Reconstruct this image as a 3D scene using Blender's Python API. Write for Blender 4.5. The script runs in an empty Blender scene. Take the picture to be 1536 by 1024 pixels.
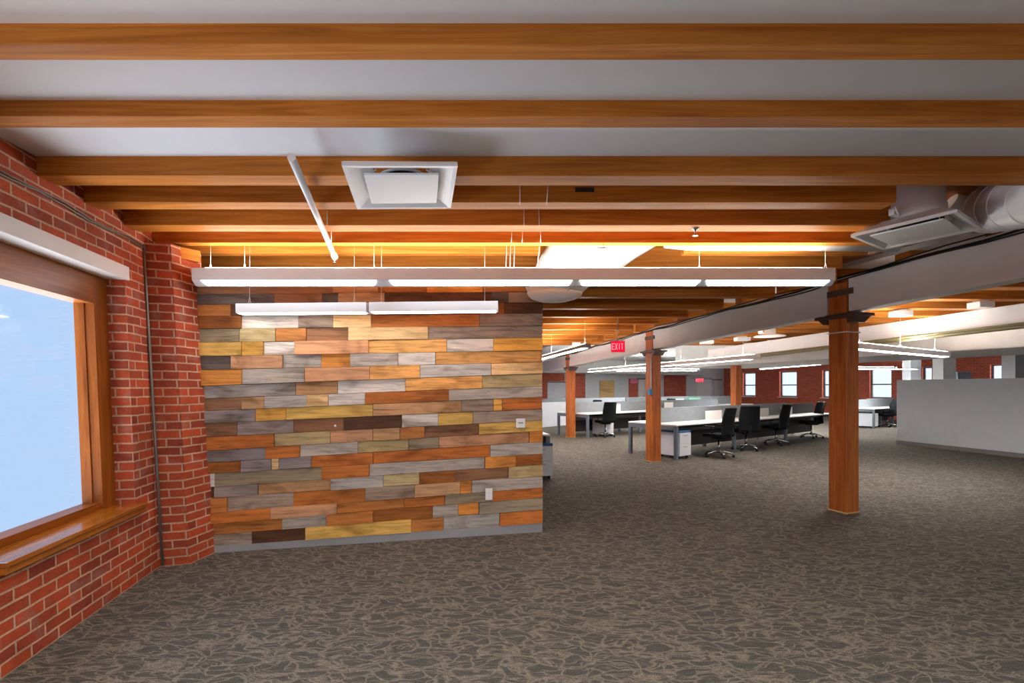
import bpy, bmesh, math, random
from mathutils import Vector, Matrix
random.seed(7)
sc = bpy.context.scene
C = sc.collection
# ---------------------------------------------------------------- camera model
F, CX, HY, CAMH = 700.0, 768.0, 582.0, 1.5
def P(px, py, z):
    return Vector(((px-CX)/F*z, z, CAMH+(HY-py)/F*z))
def FL(px, py):
    z = F*CAMH/(py-HY)
    return Vector(((px-CX)/F*z, z, 0.0))
cam = bpy.data.cameras.new('camera'); cam_o = bpy.data.objects.new('camera', cam); C.objects.link(cam_o)
cam.sensor_width = 36; cam.lens = 36*F/1536; cam.shift_y = (HY-512)/1536
cam.clip_end = 200
cam_o.location = (0, 0, CAMH); cam_o.rotation_euler = (math.pi/2, 0, 0)
sc.camera = cam_o
# ---------------------------------------------------------------- mesh builder
class MB:
    def __init__(s, frame=None, orig=(0,0,0)):
        s.v = []; s.f = []; s.uv = []; s.col = []; s.cur = None; s.sm = []
        s.fr = frame or (Vector((1,0,0)), Vector((0,1,0)), Vector((0,0,1)))
        s.o = Vector(orig); s.smooth = False
    def autouv(s, pts):
        n = Vector((0,0,0))
        for i in range(len(pts)):
            a, b = pts[i], pts[(i+1) % len(pts)]
            n += a.cross(b)
        u, w, z = s.fr
        d = [abs(n.dot(u)), abs(n.dot(w)), abs(n.dot(z))]
        k = d.index(max(d))
        ax = [(w, z), (u, z), (u, w)][k]
        return [((p-s.o).dot(ax[0]), (p-s.o).dot(ax[1])) for p in pts]
    def face(s, pts, uv=None):
        pts = [Vector(p) for p in pts]
        b = len(s.v); s.v += pts; s.f.append(list(range(b, b+len(pts))))
        s.uv.append(uv or s.autouv(pts)); s.col.append(s.cur); s.sm.append(s.smooth)
    def hexa(s, a, b):
        """two quads (bottom ring a, top ring b, same winding ccw from above)"""
        a = [Vector(p) for p in a]; b = [Vector(p) for p in b]; n = len(a)
        s.face(a[::-1]); s.face(b)
        for i in range(n):
            j = (i+1) % n
            s.face([a[i], a[j], b[j], b[i]])
    def box(s, c, sz, R=None):
        R = R or Matrix.Identity(3); c = Vector(c); x, y, z = [q/2 for q in sz]
        g = lambda i, j, k: c + R @ Vector((i*x, j*y, k*z))
        s.hexa([g(-1,-1,-1), g(1,-1,-1), g(1,1,-1), g(-1,1,-1)], [g(-1,-1,1), g(1,-1,1), g(1,1,1), g(-1,1,1)])
    def bar(s, p, q, w, h, up=(0,0,1)):
        """rectangular bar from p to q, w wide, h tall (centred)"""
        p = Vector(p); q = Vector(q); d = (q-p).normalized(); up = Vector(up)
        r = d.cross(up).normalized(); u = r.cross(d).normalized()
        e = lambda o, i, k: o + r*(i*w/2) + u*(k*h/2)
        s.hexa([e(p,-1,-1), e(p,1,-1), e(q,1,-1), e(q,-1,-1)], [e(p,-1,1), e(p,1,1), e(q,1,1), e(q,-1,1)])
    def prism(s, p, q, poly, up=(0,0,1), caps=True):
        """poly of (right, up) offsets swept from p to q"""
        p = Vector(p); q = Vector(q); d = (q-p).normalized(); r = d.cross(Vector(up)).normalized(); u = r.cross(d)
        A = [p+r*a+u*b for a, b in poly]; B = [q+r*a+u*b for a, b in poly]
        n = len(poly)
        for i in range(n):
            j = (i+1) % n; s.face([A[i], A[j], B[j], B[i]])
        if caps: s.face(A[::-1]); s.face(B)
    def tube(s, pts, r, n=10, caps=True):
        pts = [Vector(p) for p in pts]
        rr = r if isinstance(r, (list, tuple)) else [r]*len(pts)
        rings = []; prev = None
        for i, p in enumerate(pts):
            d = (pts[min(i+1, len(pts)-1)] - pts[max(i-1, 0)]).normalized()
            if prev is None:
                ref = Vector((0,0,1)) if abs(d.z) < .9 else Vector((1,0,0))
                x = d.cross(ref).normalized()
            else:
                x = (prev - d*prev.dot(d)).normalized()
            prev = x; y = d.cross(x)
            rings.append([p + x*math.cos(2*math.pi*k/n)*rr[i] + y*math.sin(2*math.pi*k/n)*rr[i] for k in range(n)])
        sm = s.smooth; s.smooth = True
        L = 0
        for i in range(len(rings)-1):
            dl = (pts[i+1]-pts[i]).length
            for k in range(n):
                j = (k+1) % n
                s.face([rings[i][k], rings[i][j], rings[i+1][j], rings[i+1][k]],
                       [(L, k/n), (L, (k+1)/n), (L+dl, (k+1)/n), (L+dl, k/n)])
            L += dl
        s.smooth = sm
        if caps: s.face(rings[0][::-1]); s.face(rings[-1])
    def lathe(s, c, prof, n=24, axis=(0,0,1)):
        """prof list of (r, h) along axis"""
        ax = Vector(axis).normalized(); ref = Vector((0,0,1)) if abs(ax.z) < .9 else Vector((1,0,0))
        x = ax.cross(ref).normalized(); y = ax.cross(x); c = Vector(c)
        rings = [[c+ax*h+(x*math.cos(2*math.pi*k/n)+y*math.sin(2*math.pi*k/n))*r for k in range(n)] for r, h in prof]
        sm = s.smooth; s.smooth = True
        for i in range(len(rings)-1):
            for k in range(n):
                j = (k+1) % n; s.face([rings[i][k], rings[i][j], rings[i+1][j], rings[i+1][k]])
        s.smooth = sm
        s.face(rings[0][::-1]); s.face(rings[-1])
    def sheet(s, nu, nv, fn, th):
        """fn(u,v)->(point, normal); closed slab of thickness th"""
        A = [[None]*(nv+1) for _ in range(nu+1)]; B = [[None]*(nv+1) for _ in range(nu+1)]
        for i in range(nu+1):
            for j in range(nv+1):
                p, n = fn(i/nu, j/nv); A[i][j] = p+n*th/2; B[i][j] = p-n*th/2
        sm = s.smooth; s.smooth = True
        for i in range(nu):
            for j in range(nv):
                s.face([A[i][j], A[i+1][j], A[i+1][j+1], A[i][j+1]]); s.face([B[i][j], B[i][j+1], B[i+1][j+1], B[i+1][j]])
        for i in range(nu):
            s.face([A[i][0], B[i][0], B[i+1][0], A[i+1][0]]); s.face([A[i][nv], A[i+1][nv], B[i+1][nv], B[i][nv]])
        for j in range(nv):
            s.face([A[0][j], A[0][j+1], B[0][j+1], B[0][j]]); s.face([A[nu][j], B[nu][j], B[nu][j+1], A[nu][j+1]])
        s.smooth = sm
    def build(s, name, mat, parent=None, merge=True, bevel=0, shear=None):
        me = bpy.data.meshes.new(name)
        vv = s.v if shear is None else [shear(p) for p in s.v]
        me.from_pydata([tuple(p) for p in vv], [], s.f)
        ul = me.uv_layers.new(name='UVMap')
        k = 0
        for uvs in s.uv:
            for t in uvs:
                ul.data[k].uv = t; k += 1
        if any(c is not None for c in s.col):
            ca = me.color_attributes.new('Col', 'FLOAT_COLOR', 'CORNER'); k = 0
            for f, c in zip(s.f, s.col):
                for _ in f:
                    ca.data[k].color = c or (1,1,1,1); k += 1
        for p, sm in zip(me.polygons, s.sm): p.use_smooth = sm
        me.materials.append(mat)
        if merge:
            bm = bmesh.new(); bm.from_mesh(me)
            bmesh.ops.remove_doubles(bm, verts=bm.verts, dist=1e-5)
            bmesh.ops.recalc_face_normals(bm, faces=bm.faces)
            bm.to_mesh(me); bm.free()
        o = bpy.data.objects.new(name, me); C.objects.link(o)
        if bevel:
            m = o.modifiers.new('bevel', 'BEVEL'); m.width = bevel; m.segments = 2; m.limit_method = 'ANGLE'
        if parent: o.parent = parent
        return o
def tag(o, label=None, cat=None, group=None, kind=None):
    if label: o['label'] = label
    if cat: o['category'] = cat
    if group: o['group'] = group
    if kind: o['kind'] = kind
    return o
def empty(name, loc, label, cat, group=None, rz=0):
    o = bpy.data.objects.new(name, None); C.objects.link(o); o.location = loc; o.rotation_euler = (0,0,rz)
    o.empty_display_size = .1
    return tag(o, label, cat, group)
def struct(o): o['kind'] = 'structure'; return o
def copy_tree(o, parent=None):
    c = o.copy(); C.objects.link(c)
    if parent: c.parent = parent
    for ch in list(o.children): copy_tree(ch, c)
    return c
# ---------------------------------------------------------------- materials
def lin(r, g, b):
    f = lambda c: (c/255/12.92) if c/255 <= .04045 else ((c/255+.055)/1.055)**2.4
    return (f(r), f(g), f(b), 1)
class NT:
    def __init__(s, name):
        s.m = bpy.data.materials.new(name); s.m.use_nodes = True; s.t = s.m.node_tree
        s.b = s.t.nodes['Principled BSDF']
    def n(s, ty, **k):
        o = s.t.nodes.new(ty)
        for a, v in k.items():
            if a.startswith('i_'): o.inputs[a[2:].replace('_', ' ')].default_value = v
            else: setattr(o, a, v)
        return o
    def l(s, a, b): s.t.links.new(a, b)
    def ramp(s, fac, stops):
        r = s.n('ShaderNodeValToRGB'); e = r.color_ramp.elements
        e[0].position, e[0].color = stops[0]; e[1].position, e[1].color = stops[-1]
        for p, c in stops[1:-1]:
            q = e.new(p); q.color = c
        s.l(fac, r.inputs[0]); return r.outputs[0]
    def mix(s, fac, a, b, mode='MIX'):
        m = s.n('ShaderNodeMix', data_type='RGBA', blend_type=mode)
        for sock, v in ((m.inputs[0], fac), (m.inputs[6], a), (m.inputs[7], b)):
            if hasattr(v, 'links'): s.l(v, sock)
            else: sock.default_value = v
        return m.outputs[2]
    def bump(s, h, st, d=.01):
        b = s.n('ShaderNodeBump', i_Strength=st, i_Distance=d); s.l(h, b.inputs['Height']); s.l(b.outputs[0], s.b.inputs['Normal'])
    def uv(s, scale=(1,1,1), rnd=0.0):
        t = s.n('ShaderNodeTexCoord'); mp = s.n('ShaderNodeMapping'); mp.inputs['Scale'].default_value = scale
        s.l(t.outputs['UV'], mp.inputs[0])
        if rnd:
            oi = s.n('ShaderNodeObjectInfo'); mu = s.n('ShaderNodeMath', operation='MULTIPLY'); mu.inputs[1].default_value = rnd
            s.l(oi.outputs['Random'], mu.inputs[0]); s.l(mu.outputs[0], mp.inputs['Location'])
        return mp.outputs[0]
def plain(name, rgb, rough=.5, metal=0.0, noise=0.06, spec=.5):
    t = NT(name); t.b.inputs['Roughness'].default_value = rough; t.b.inputs['Metallic'].default_value = metal
    t.b.inputs['Specular IOR Level'].default_value = spec
    c = lin(*rgb)
    tc = t.n('ShaderNodeTexCoord'); nz = t.n('ShaderNodeTexNoise', i_Scale=6.0, i_Detail=4.0)
    t.l(tc.outputs['Object'], nz.inputs['Vector'])
    d = tuple(q*(1-noise*2) for q in c[:3])+(1,); e = tuple(min(1, q*(1+noise)) for q in c[:3])+(1,)
    t.l(t.ramp(nz.outputs[0], [(.3, d), (.7, e)]), t.b.inputs['Base Color'])
    return t.m
def wood(name, dark, mid, light, rough=.45, su=1.2, sv=16, spec=.3):
    t = NT(name); t.b.inputs['Roughness'].default_value = rough; t.b.inputs['Specular IOR Level'].default_value = spec
    v = t.uv((su, sv, 1), 37.0)
    n1 = t.n('ShaderNodeTexNoise', i_Scale=1.0, i_Detail=6.0, i_Roughness=.6, i_Distortion=1.2); t.l(v, n1.inputs['Vector'])
    v2 = t.uv((su*.5, sv*.12, 1), 53.0)
    n2 = t.n('ShaderNodeTexNoise', i_Scale=1.0, i_Detail=3.0, i_Distortion=.6); t.l(v2, n2.inputs['Vector'])
    c1 = t.ramp(n1.outputs[0], [(.25, lin(*dark)), (.5, lin(*mid)), (.75, lin(*light))])
    c2 = t.ramp(n2.outputs[0], [(.3, (.72,.66,.6,1)), (.65, (1.08,1.05,1.0,1))])
    t.l(t.mix(1.0, c1, c2, 'MULTIPLY'), t.b.inputs['Base Color'])
    t.bump(n1.outputs[0], .12, .004)
    return t.m
def emit(name, rgb, st, base=(.8,.8,.8,1)):
    t = NT(name); t.b.inputs['Base Color'].default_value = base; t.b.inputs['Roughness'].default_value = .6
    t.b.inputs['Emission Color'].default_value = rgb+(1,); t.b.inputs['Emission Strength'].default_value = st
    return t.m
def brick(name, c1, c2, mortar, dirt=.5):
    t = NT(name); t.b.inputs['Roughness'].default_value = .72; t.b.inputs['Specular IOR Level'].default_value = .35
    uv = t.uv()
    wn = t.n('ShaderNodeTexNoise', i_Scale=9.0, i_Detail=3.0); t.l(uv, wn.inputs['Vector'])
    sub = t.n('ShaderNodeVectorMath', operation='SUBTRACT'); sub.inputs[1].default_value = (.5,.5,.5); t.l(wn.outputs['Color'], sub.inputs[0])
    scl = t.n('ShaderNodeVectorMath', operation='SCALE'); scl.inputs['Scale'].default_value = .012; t.l(sub.outputs[0], scl.inputs[0])
    add = t.n('ShaderNodeVectorMath', operation='ADD'); t.l(uv, add.inputs[0]); t.l(scl.outputs[0], add.inputs[1])
    b = t.n('ShaderNodeTexBrick', offset=.5, i_Scale=1.0, i_Mortar_Size=.0072, i_Mortar_Smooth=.25, i_Bias=-.1, i_Brick_Width=.205, i_Row_Height=.0715)
    t.l(add.outputs[0], b.inputs['Vector'])
    b.inputs['Color1'].default_value = lin(*c1); b.inputs['Color2'].default_value = lin(*c2); b.inputs['Mortar'].default_value = lin(*mortar)
    n2 = t.n('ShaderNodeTexNoise', i_Scale=3.2, i_Detail=5.0, i_Roughness=.65); t.l(uv, n2.inputs['Vector'])
    n3 = t.n('ShaderNodeTexNoise', i_Scale=60.0, i_Detail=3.0); t.l(uv, n3.inputs['Vector'])
    g = t.ramp(n2.outputs[0], [(.3, (dirt, dirt*.97, dirt*.95, 1)), (.6, (1.05,1.0,1.0,1))])
    g3 = t.ramp(n3.outputs[0], [(.3, (.82,.8,.8,1)), (.7, (1.08,1.08,1.08,1))])
    n4 = t.n('ShaderNodeTexNoise', i_Scale=6.5, i_Detail=1.0); t.l(uv, n4.inputs['Vector'])
    gm = t.ramp(n4.outputs[0], [(.58, (0,0,0,1)), (.68, (.6,.6,.6,1))])
    cb = t.mix(gm, b.outputs['Color'], lin(150,104,92)); cb = t.mix(b.outputs['Fac'], cb, lin(*mortar))
    c = t.mix(1.0, cb, g, 'MULTIPLY'); c = t.mix(1.0, c, g3, 'MULTIPLY')
    t.l(c, t.b.inputs['Base Color'])
    inv = t.n('ShaderNodeMath', operation='SUBTRACT'); inv.inputs[0].default_value = 1.0; t.l(b.outputs['Fac'], inv.inputs[1])
    a2 = t.n('ShaderNodeMath', operation='MULTIPLY_ADD'); a2.inputs[1].default_value = .25; t.l(n3.outputs[0], a2.inputs[0]); t.l(inv.outputs[0], a2.inputs[2])
    t.bump(a2.outputs[0], .8, .008)
    return t.m
M = {}
M['joist'] = wood('joist_wood', (146,84,28), (182,114,46), (206,140,68), .55, .9, 22, .12)
M['post'] = wood('post_wood', (146,72,28), (194,110,50), (212,134,70), .42, 1.3, 20)
M['frame_wood'] = wood('window_frame_wood', (106,54,14), (138,74,20), (160,94,32), .35, 1.2, 18, .25)
M['stool'] = wood('window_stool_wood', (124,66,16), (158,90,24), (180,110,40), .16, 1.2, 18, .7)
M['deck'] = wood('deck_wood', (120,64,22), (165,95,38), (190,118,56), .6, .7, 8)
M['drywall'] = plain('ceiling_drywall', (214,214,216), .8, 0, .01, .2)
M['paint_grey'] = plain('painted_girder', (224,226,231), .5, 0, .02)
M['paint_white'] = plain('white_paint', (222,222,222), .6, 0, .02)
M['wall_paint'] = plain('wall_paint', (204,207,212), .7, 0, .02)
M['metal_white'] = plain('white_metal', (222,224,226), .35, 0, .01)
M['housing'] = plain('fixture_housing', (206,208,212), .4, 0, .01)
M['galv'] = plain('duct_metal', (224,226,230), .35, 0.0, .03)
M['bronze'] = plain('bronze_iron', (98,80,72), .5, .4, .08)
M['black'] = plain('black_plastic', (15,16,18), .45, 0, .05, .3)
M['mesh'] = plain('black_mesh', (12,14,17), .8, 0, .1, .2)
M['seat'] = plain('dark_seat_fabric', (12,18,23), .85, 0, .08, .2)
M['chrome'] = plain('chrome', (200,204,210), .18, 1.0, .02)
M['cable'] = plain('cable_black', (22,24,24), .5)
M['cable_white'] = plain('cable_white', (215,215,212), .5)
M['conduit'] = plain('conduit_metal', (120,112,104), .4, .5, .1)
M['pipe'] = plain('olive_pipe', (120,112,78), .5, .1, .08)
M['base'] = plain('rubber_base', (150,150,152), .5, 0, .04)
M['base_dark'] = plain('rubber_base_dark', (126,120,114), .5, 0, .04)
M['laminate'] = plain('white_laminate', (232,229,224), .35, 0, .01)
M['desk_leg'] = plain('desk_leg_grey', (112,122,132), .4, .2, .03)
M['panel_grey'] = plain('grey_screen_fabric', (132,137,141), .9, 0, .05)
M['panel_dark'] = plain('dark_screen', (52,48,48), .7)
M['pedestal'] = plain('pedestal_white', (214,217,222), .4, 0, .01)
M['cushion'] = plain('blue_cushion', (52,104,140), .8, 0, .05)
M['plate'] = plain('white_plastic', (232,234,238), .35, 0, .01)
M['plywood'] = wood('plywood', (178,142,92), (206,174,122), (222,194,146), .6, .6, 4)
M['pink'] = plain('pink_paper', (235,128,168), .7)
M['green_glass'] = plain('green_acrylic', (130,196,172), .3)
M['box_blue'] = plain('blue_box', (60,130,180), .4)
M['dark'] = plain('dark_void', (38,34,32), .8)
M['brick'] = brick('red_brick', (188,80,42), (134,56,40), (200,166,138), .58)
M['brick_far'] = brick('far_brick', (206,92,58), (176,74,56), (196,140,118), .85)
M['lens'] = emit('lamp_lens', (.97,.98,1.0), 6.0)
M['lens_fill'] = emit('fill_lens', (1.0,.985,.96), 15.0)  # lens of the added fill lights out of view
M['lens_wash'] = emit('wall_washer_lens', (1.0,.98,.95), 3.0)
M['lens_far'] = emit('lamp_lens_far', (.97,.98,1.0), 14.0)
M['lens_wall'] = emit('lamp_lens_wall', (.97,.98,1.0), 38.0)
M['uplight'] = emit('uplight_lens', (1.0,.93,.82), 11.0)
M['uplight_far'] = emit('uplight_lens_far', (1.0,.93,.82), 20.0)
M['exit_red'] = emit('exit_sign_red', (1.0,.0,.03), .22, (.35,.0,.01,1))
M['exit_letter'] = emit('exit_sign_letter', (1.0,.30,.38), .25, (.5,.2,.2,1))
def glass():
    t = NT('window_glass'); t.t.nodes.remove(t.b)
    tr = t.n('ShaderNodeBsdfTransparent'); tr.inputs[0].default_value = (.96,.98,1,1)
    gl = t.n('ShaderNodeBsdfGlossy'); gl.inputs['Roughness'].default_value = .05
    lw = t.n('ShaderNodeLayerWeight'); lw.inputs[0].default_value = .15
    mu = t.n('ShaderNodeMath', operation='MULTIPLY'); mu.inputs[1].default_value = .25; t.l(lw.outputs['Facing'], mu.inputs[0])
    mx = t.n('ShaderNodeMixShader'); t.l(mu.outputs[0], mx.inputs[0]); t.l(tr.outputs[0], mx.inputs[1]); t.l(gl.outputs[0], mx.inputs[2])
    out = [n for n in t.t.nodes if n.type == 'OUTPUT_MATERIAL'][0]; t.l(mx.outputs[0], out.inputs[0])
    return t.m
M['glass'] = glass()
def carpet():
    t = NT('patterned_carpet'); t.b.inputs['Roughness'].default_value = .95; t.b.inputs['Specular IOR Level'].default_value = .1
    tc = t.n('ShaderNodeTexCoord'); mp = t.n('ShaderNodeMapping'); mp.inputs['Scale'].default_value = (4.6, 7.6, 1); mp.inputs['Rotation'].default_value = (0,0,.1)
    t.l(tc.outputs['Object'], mp.inputs[0])
    wn = t.n('ShaderNodeTexNoise', i_Scale=.9, i_Detail=2.0); t.l(mp.outputs[0], wn.inputs['Vector'])
    sc_ = t.n('ShaderNodeVectorMath', operation='SCALE'); sc_.inputs['Scale'].default_value = 1.5; t.l(wn.outputs['Color'], sc_.inputs[0])
    ad = t.n('ShaderNodeVectorMath', operation='ADD'); t.l(mp.outputs[0], ad.inputs[0]); t.l(sc_.outputs[0], ad.inputs[1])
    def lines(rot, sxy, k):
        m2 = t.n('ShaderNodeMapping'); m2.inputs['Rotation'].default_value = (0,0,rot); m2.inputs['Scale'].default_value = sxy+(1,); t.l(ad.outputs[0], m2.inputs[0])
        v_ = t.n('ShaderNodeTexVoronoi', feature='DISTANCE_TO_EDGE', i_Scale=1.0); t.l(m2.outputs[0], v_.inputs['Vector'])
        q_ = t.n('ShaderNodeMath', operation='MULTIPLY'); q_.inputs[1].default_value = k; t.l(v_.outputs['Distance'], q_.inputs[0]); return q_.outputs[0]
    def mn_(a, b):
        q_ = t.n('ShaderNodeMath', operation='MINIMUM'); t.l(a, q_.inputs[0]); t.l(b, q_.inputs[1]); return q_.outputs[0]
    e1 = lines(0, (1.5,1.5), 1.0); e2 = lines(.7, (.5,2.2), 1.7); e3 = lines(-.9, (.4,1.7), 3.2)
    mn = mn_(e1, mn_(e2, e3))
    # fine yarn weave
    fn = t.n('ShaderNodeTexNoise', i_Scale=160.0, i_Detail=2.0); t.l(tc.outputs['Object'], fn.inputs['Vector'])
    st = t.n('ShaderNodeMapping'); st.inputs['Scale'].default_value = (14, 60, 1); t.l(tc.outputs['Object'], st.inputs[0])
    fs = t.n('ShaderNodeTexNoise', i_Scale=1.0, i_Detail=3.0, i_Roughness=.7); t.l(st.outputs[0], fs.inputs['Vector'])
    bn = t.n('ShaderNodeTexNoise', i_Scale=26.0, i_Detail=4.0, i_Roughness=.65); t.l(tc.outputs['Object'], bn.inputs['Vector'])
    bq = t.n('ShaderNodeMath', operation='MULTIPLY_ADD'); bq.inputs[1].default_value = .16; bq.inputs[2].default_value = -.075; t.l(bn.outputs[0], bq.inputs[0])
    ba = t.n('ShaderNodeMath', operation='ADD'); t.l(mn, ba.inputs[0]); t.l(bq.outputs[0], ba.inputs[1]); mn = ba.outputs[0]
    base = t.ramp(mn, [(.012, lin(118,109,95)), (.05, lin(100,94,84)), (.10, lin(77,74,69))])
    k = t.ramp(fs.outputs[0], [(.3, (.72,.72,.72,1)), (.7, (1.2,1.2,1.2,1))])
    k2 = t.ramp(fn.outputs[0], [(.3, (.55,.55,.55,1)), (.7, (1.45,1.45,1.45,1))])
    c = t.mix(1.0, base, k, 'MULTIPLY'); c = t.mix(1.0, c, k2, 'MULTIPLY')
    t.l(c, t.b.inputs['Base Color'])
    t.bump(fn.outputs[0], .35, .004)
    return t.m
M['carpet'] = carpet()
def plankmat():
    t = NT('reclaimed_planks'); t.b.inputs['Roughness'].default_value = .6; t.b.inputs['Specular IOR Level'].default_value = .25
    at = t.n('ShaderNodeAttribute', attribute_name='Col')
    v = t.uv((2.2, 30, 1))
    n1 = t.n('ShaderNodeTexNoise', i_Scale=1.0, i_Detail=7.0, i_Roughness=.68, i_Distortion=.9); t.l(v, n1.inputs['Vector'])
    v2 = t.uv((2.0, 5, 1))
    n2 = t.n('ShaderNodeTexNoise', i_Scale=1.0, i_Detail=3.0, i_Distortion=1.0); t.l(v2, n2.inputs['Vector'])
    g1 = t.ramp(n1.outputs[0], [(.28, (.42,.40,.38,1)), (.5, (1.0,1.0,1.0,1)), (.75, (1.3,1.3,1.3,1))])
    g2 = t.ramp(n2.outputs[0], [(.28, (.5,.42,.34,1)), (.47, (1.0,1.0,1.0,1)), (.7, (1.25,1.22,1.16,1))])
    c = t.mix(1.0, at.outputs['Color'], g1, 'MULTIPLY'); c = t.mix(.9, c, g2, 'MULTIPLY')
    t.l(c, t.b.inputs['Base Color']); t.bump(n1.outputs[0], .5, .006)
    return t.m
M['plank'] = plankmat()
# ---------------------------------------------------------------- world
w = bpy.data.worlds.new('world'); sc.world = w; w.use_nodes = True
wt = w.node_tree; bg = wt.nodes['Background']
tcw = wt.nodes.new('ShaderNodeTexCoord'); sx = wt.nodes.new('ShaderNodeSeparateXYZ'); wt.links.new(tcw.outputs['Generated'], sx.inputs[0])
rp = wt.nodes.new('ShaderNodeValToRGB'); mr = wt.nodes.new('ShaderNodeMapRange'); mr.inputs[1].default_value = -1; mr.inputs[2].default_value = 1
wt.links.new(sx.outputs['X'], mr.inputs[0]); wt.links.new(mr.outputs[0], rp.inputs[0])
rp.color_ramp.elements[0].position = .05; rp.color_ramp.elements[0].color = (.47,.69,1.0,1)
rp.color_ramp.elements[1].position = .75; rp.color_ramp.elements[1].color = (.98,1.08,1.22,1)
def wmath(op, a, b):
    m_ = wt.nodes.new('ShaderNodeMath'); m_.operation = op
    for i_, v_ in enumerate((a, b)):
        if hasattr(v_, 'links'): wt.links.new(v_, m_.inputs[i_])
        else: m_.inputs[i_].default_value = v_
    return m_.outputs[0]
def smooth(src, a, b, hi):
    m_ = wt.nodes.new('ShaderNodeMapRange'); m_.interpolation_type = 'SMOOTHSTEP'
    m_.inputs[1].default_value = a; m_.inputs[2].default_value = b; m_.inputs[3].default_value = 0; m_.inputs[4].default_value = hi
    wt.links.new(src, m_.inputs[0]); return m_.outputs[0]
# unseen glow added below and to the left, brightening ceiling and girder
low_boost = smooth(sx.outputs['Z'], -.22, -.42, 11.0)
side_boost = wmath('MULTIPLY', wmath('MULTIPLY', smooth(sx.outputs['Y'], .48, .25, 8.0), smooth(sx.outputs['Y'], -.15, .05, 1.0)), smooth(sx.outputs['X'], -.2, -.7, 1.0))
tot = wmath('ADD', side_boost, 1.0)
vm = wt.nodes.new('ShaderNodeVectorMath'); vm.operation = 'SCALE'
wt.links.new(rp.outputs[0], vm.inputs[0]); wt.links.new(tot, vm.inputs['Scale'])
gv = wt.nodes.new('ShaderNodeVectorMath'); gv.operation = 'SCALE'; gv.inputs[0].default_value = (.92,.90,.88); wt.links.new(low_boost, gv.inputs['Scale'])
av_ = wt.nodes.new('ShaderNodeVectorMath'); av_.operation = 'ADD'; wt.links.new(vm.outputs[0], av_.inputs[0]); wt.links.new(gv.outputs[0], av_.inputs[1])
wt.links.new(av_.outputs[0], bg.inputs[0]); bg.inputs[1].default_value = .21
def portal(c, d_in, wid, hei):
    l = bpy.data.lights.new('window_portal', 'AREA'); l.shape = 'RECTANGLE'; l.size = wid; l.size_y = hei; l.cycles.is_portal = True
    o = bpy.data.objects.new('window_portal', l); C.objects.link(o); o.location = c
    o.rotation_euler = Vector(d_in).to_track_quat('-Z', 'Y').to_euler()
# ---------------------------------------------------------------- wall helper
UP = Vector((0,0,1))
def wall_open(name, p0, d, L, z0, z1, nrm, th, openings, mat, shear=None):
    """inner face starts at p0 along d; nrm points outward; openings (s0,s1,za,zb)"""
    p0 = Vector(p0); d = Vector(d).normalized(); nrm = Vector(nrm).normalized()
    mb = MB((d, nrm, UP), p0)
    def blk(a, b, za, zb):
        if b-a < 1e-4 or zb-za < 1e-4: return
        q = lambda s, k, z: p0+d*s+nrm*(k*th)+UP*z
        mb.hexa([q(a,0,za), q(b,0,za), q(b,1,za), q(a,1,za)], [q(a,0,zb), q(b,0,zb), q(b,1,zb), q(a,1,zb)])
    cur = 0
    for (a, b, za, zb) in sorted(openings):
        blk(cur, a, z0, z1); blk(a, b, z0, za); blk(a, b, zb, z1); cur = b
    blk(cur, L, z0, z1)
    return struct(mb.build(name, mat, shear=shear))
UP_ = Vector((0,0,1))
# ================================================================= FLOOR
def _wl(t): 
    p = FL(239, 850); q = Vector((-.212, .977, 0)).normalized(); n_ = Vector((-q.y, q.x, 0)); return p-q*t+n_*.33
fpts = [_wl(9.2), _wl(-.8), Vector((-6.5, 20, 0)), Vector((-12, 17.5, 0)), Vector((13.9, 30.8, 0)), Vector((32.9, -5.3, 0))]
mb = MB(); mb.hexa([p-UP_*.1 for p in fpts], [p for p in fpts]); struct(mb.build('floor', M['carpet']))
# ================================================================= LEFT BRICK WALL
K = .045
def SH(p): return Vector((p.x - K*p.z, p.y, p.z))
def SHW(p):
    t = (Cin-p).dot(b_); k = K+.017*max(0, min(1, 1-t/.3)); return Vector((p.x-k*p.z, p.y, p.z))
b_ = Vector((-.212, .977, 0)).normalized()      # away from camera
n_out = Vector((-b_.y, b_.x, 0))                # outward (left)
Cin = FL(239, 850)
def LW(t, d=0, z=0): return Cin - b_*t + n_out*d + UP*z   # t toward camera, d outward
Lw = 9.2
win_t = (.30, 1.64); win_z = (CAMH-.93, CAMH+.85)
ops = [(a_+.6, c_+.6, win_z[0], win_z[1]) for a_, c_ in ((.30, 1.64), (2.9, 4.24), (5.5, 6.84))]
wall_open('wall_left', LW(-.6), -b_, Lw+.6, 0, 3.1, n_out, .33, ops, M['brick'], SHW)
# pilaster
pc = FL(285, 845.6); pe = FL(323.6, 822.6)
a_l = Vector((b_.y, -b_.x, 0))
mb = MB((a_l, b_, UP), Cin)
ptop = 1.5+1.235
pe = Vector((FL(323,828).x+.012, FL(323,828).y+.03, 0))
A = [Cin.copy(), pc, pe, pe+Vector((-.5,.2,0))]
top = lambda p: p+UP*ptop
mb.hexa(A, [top(p) for p in A])
pil = struct(mb.build('wall_pilaster', M['brick'], shear=lambda p: Vector((p.x-(.060)*p.z, p.y, p.z))))
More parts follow.
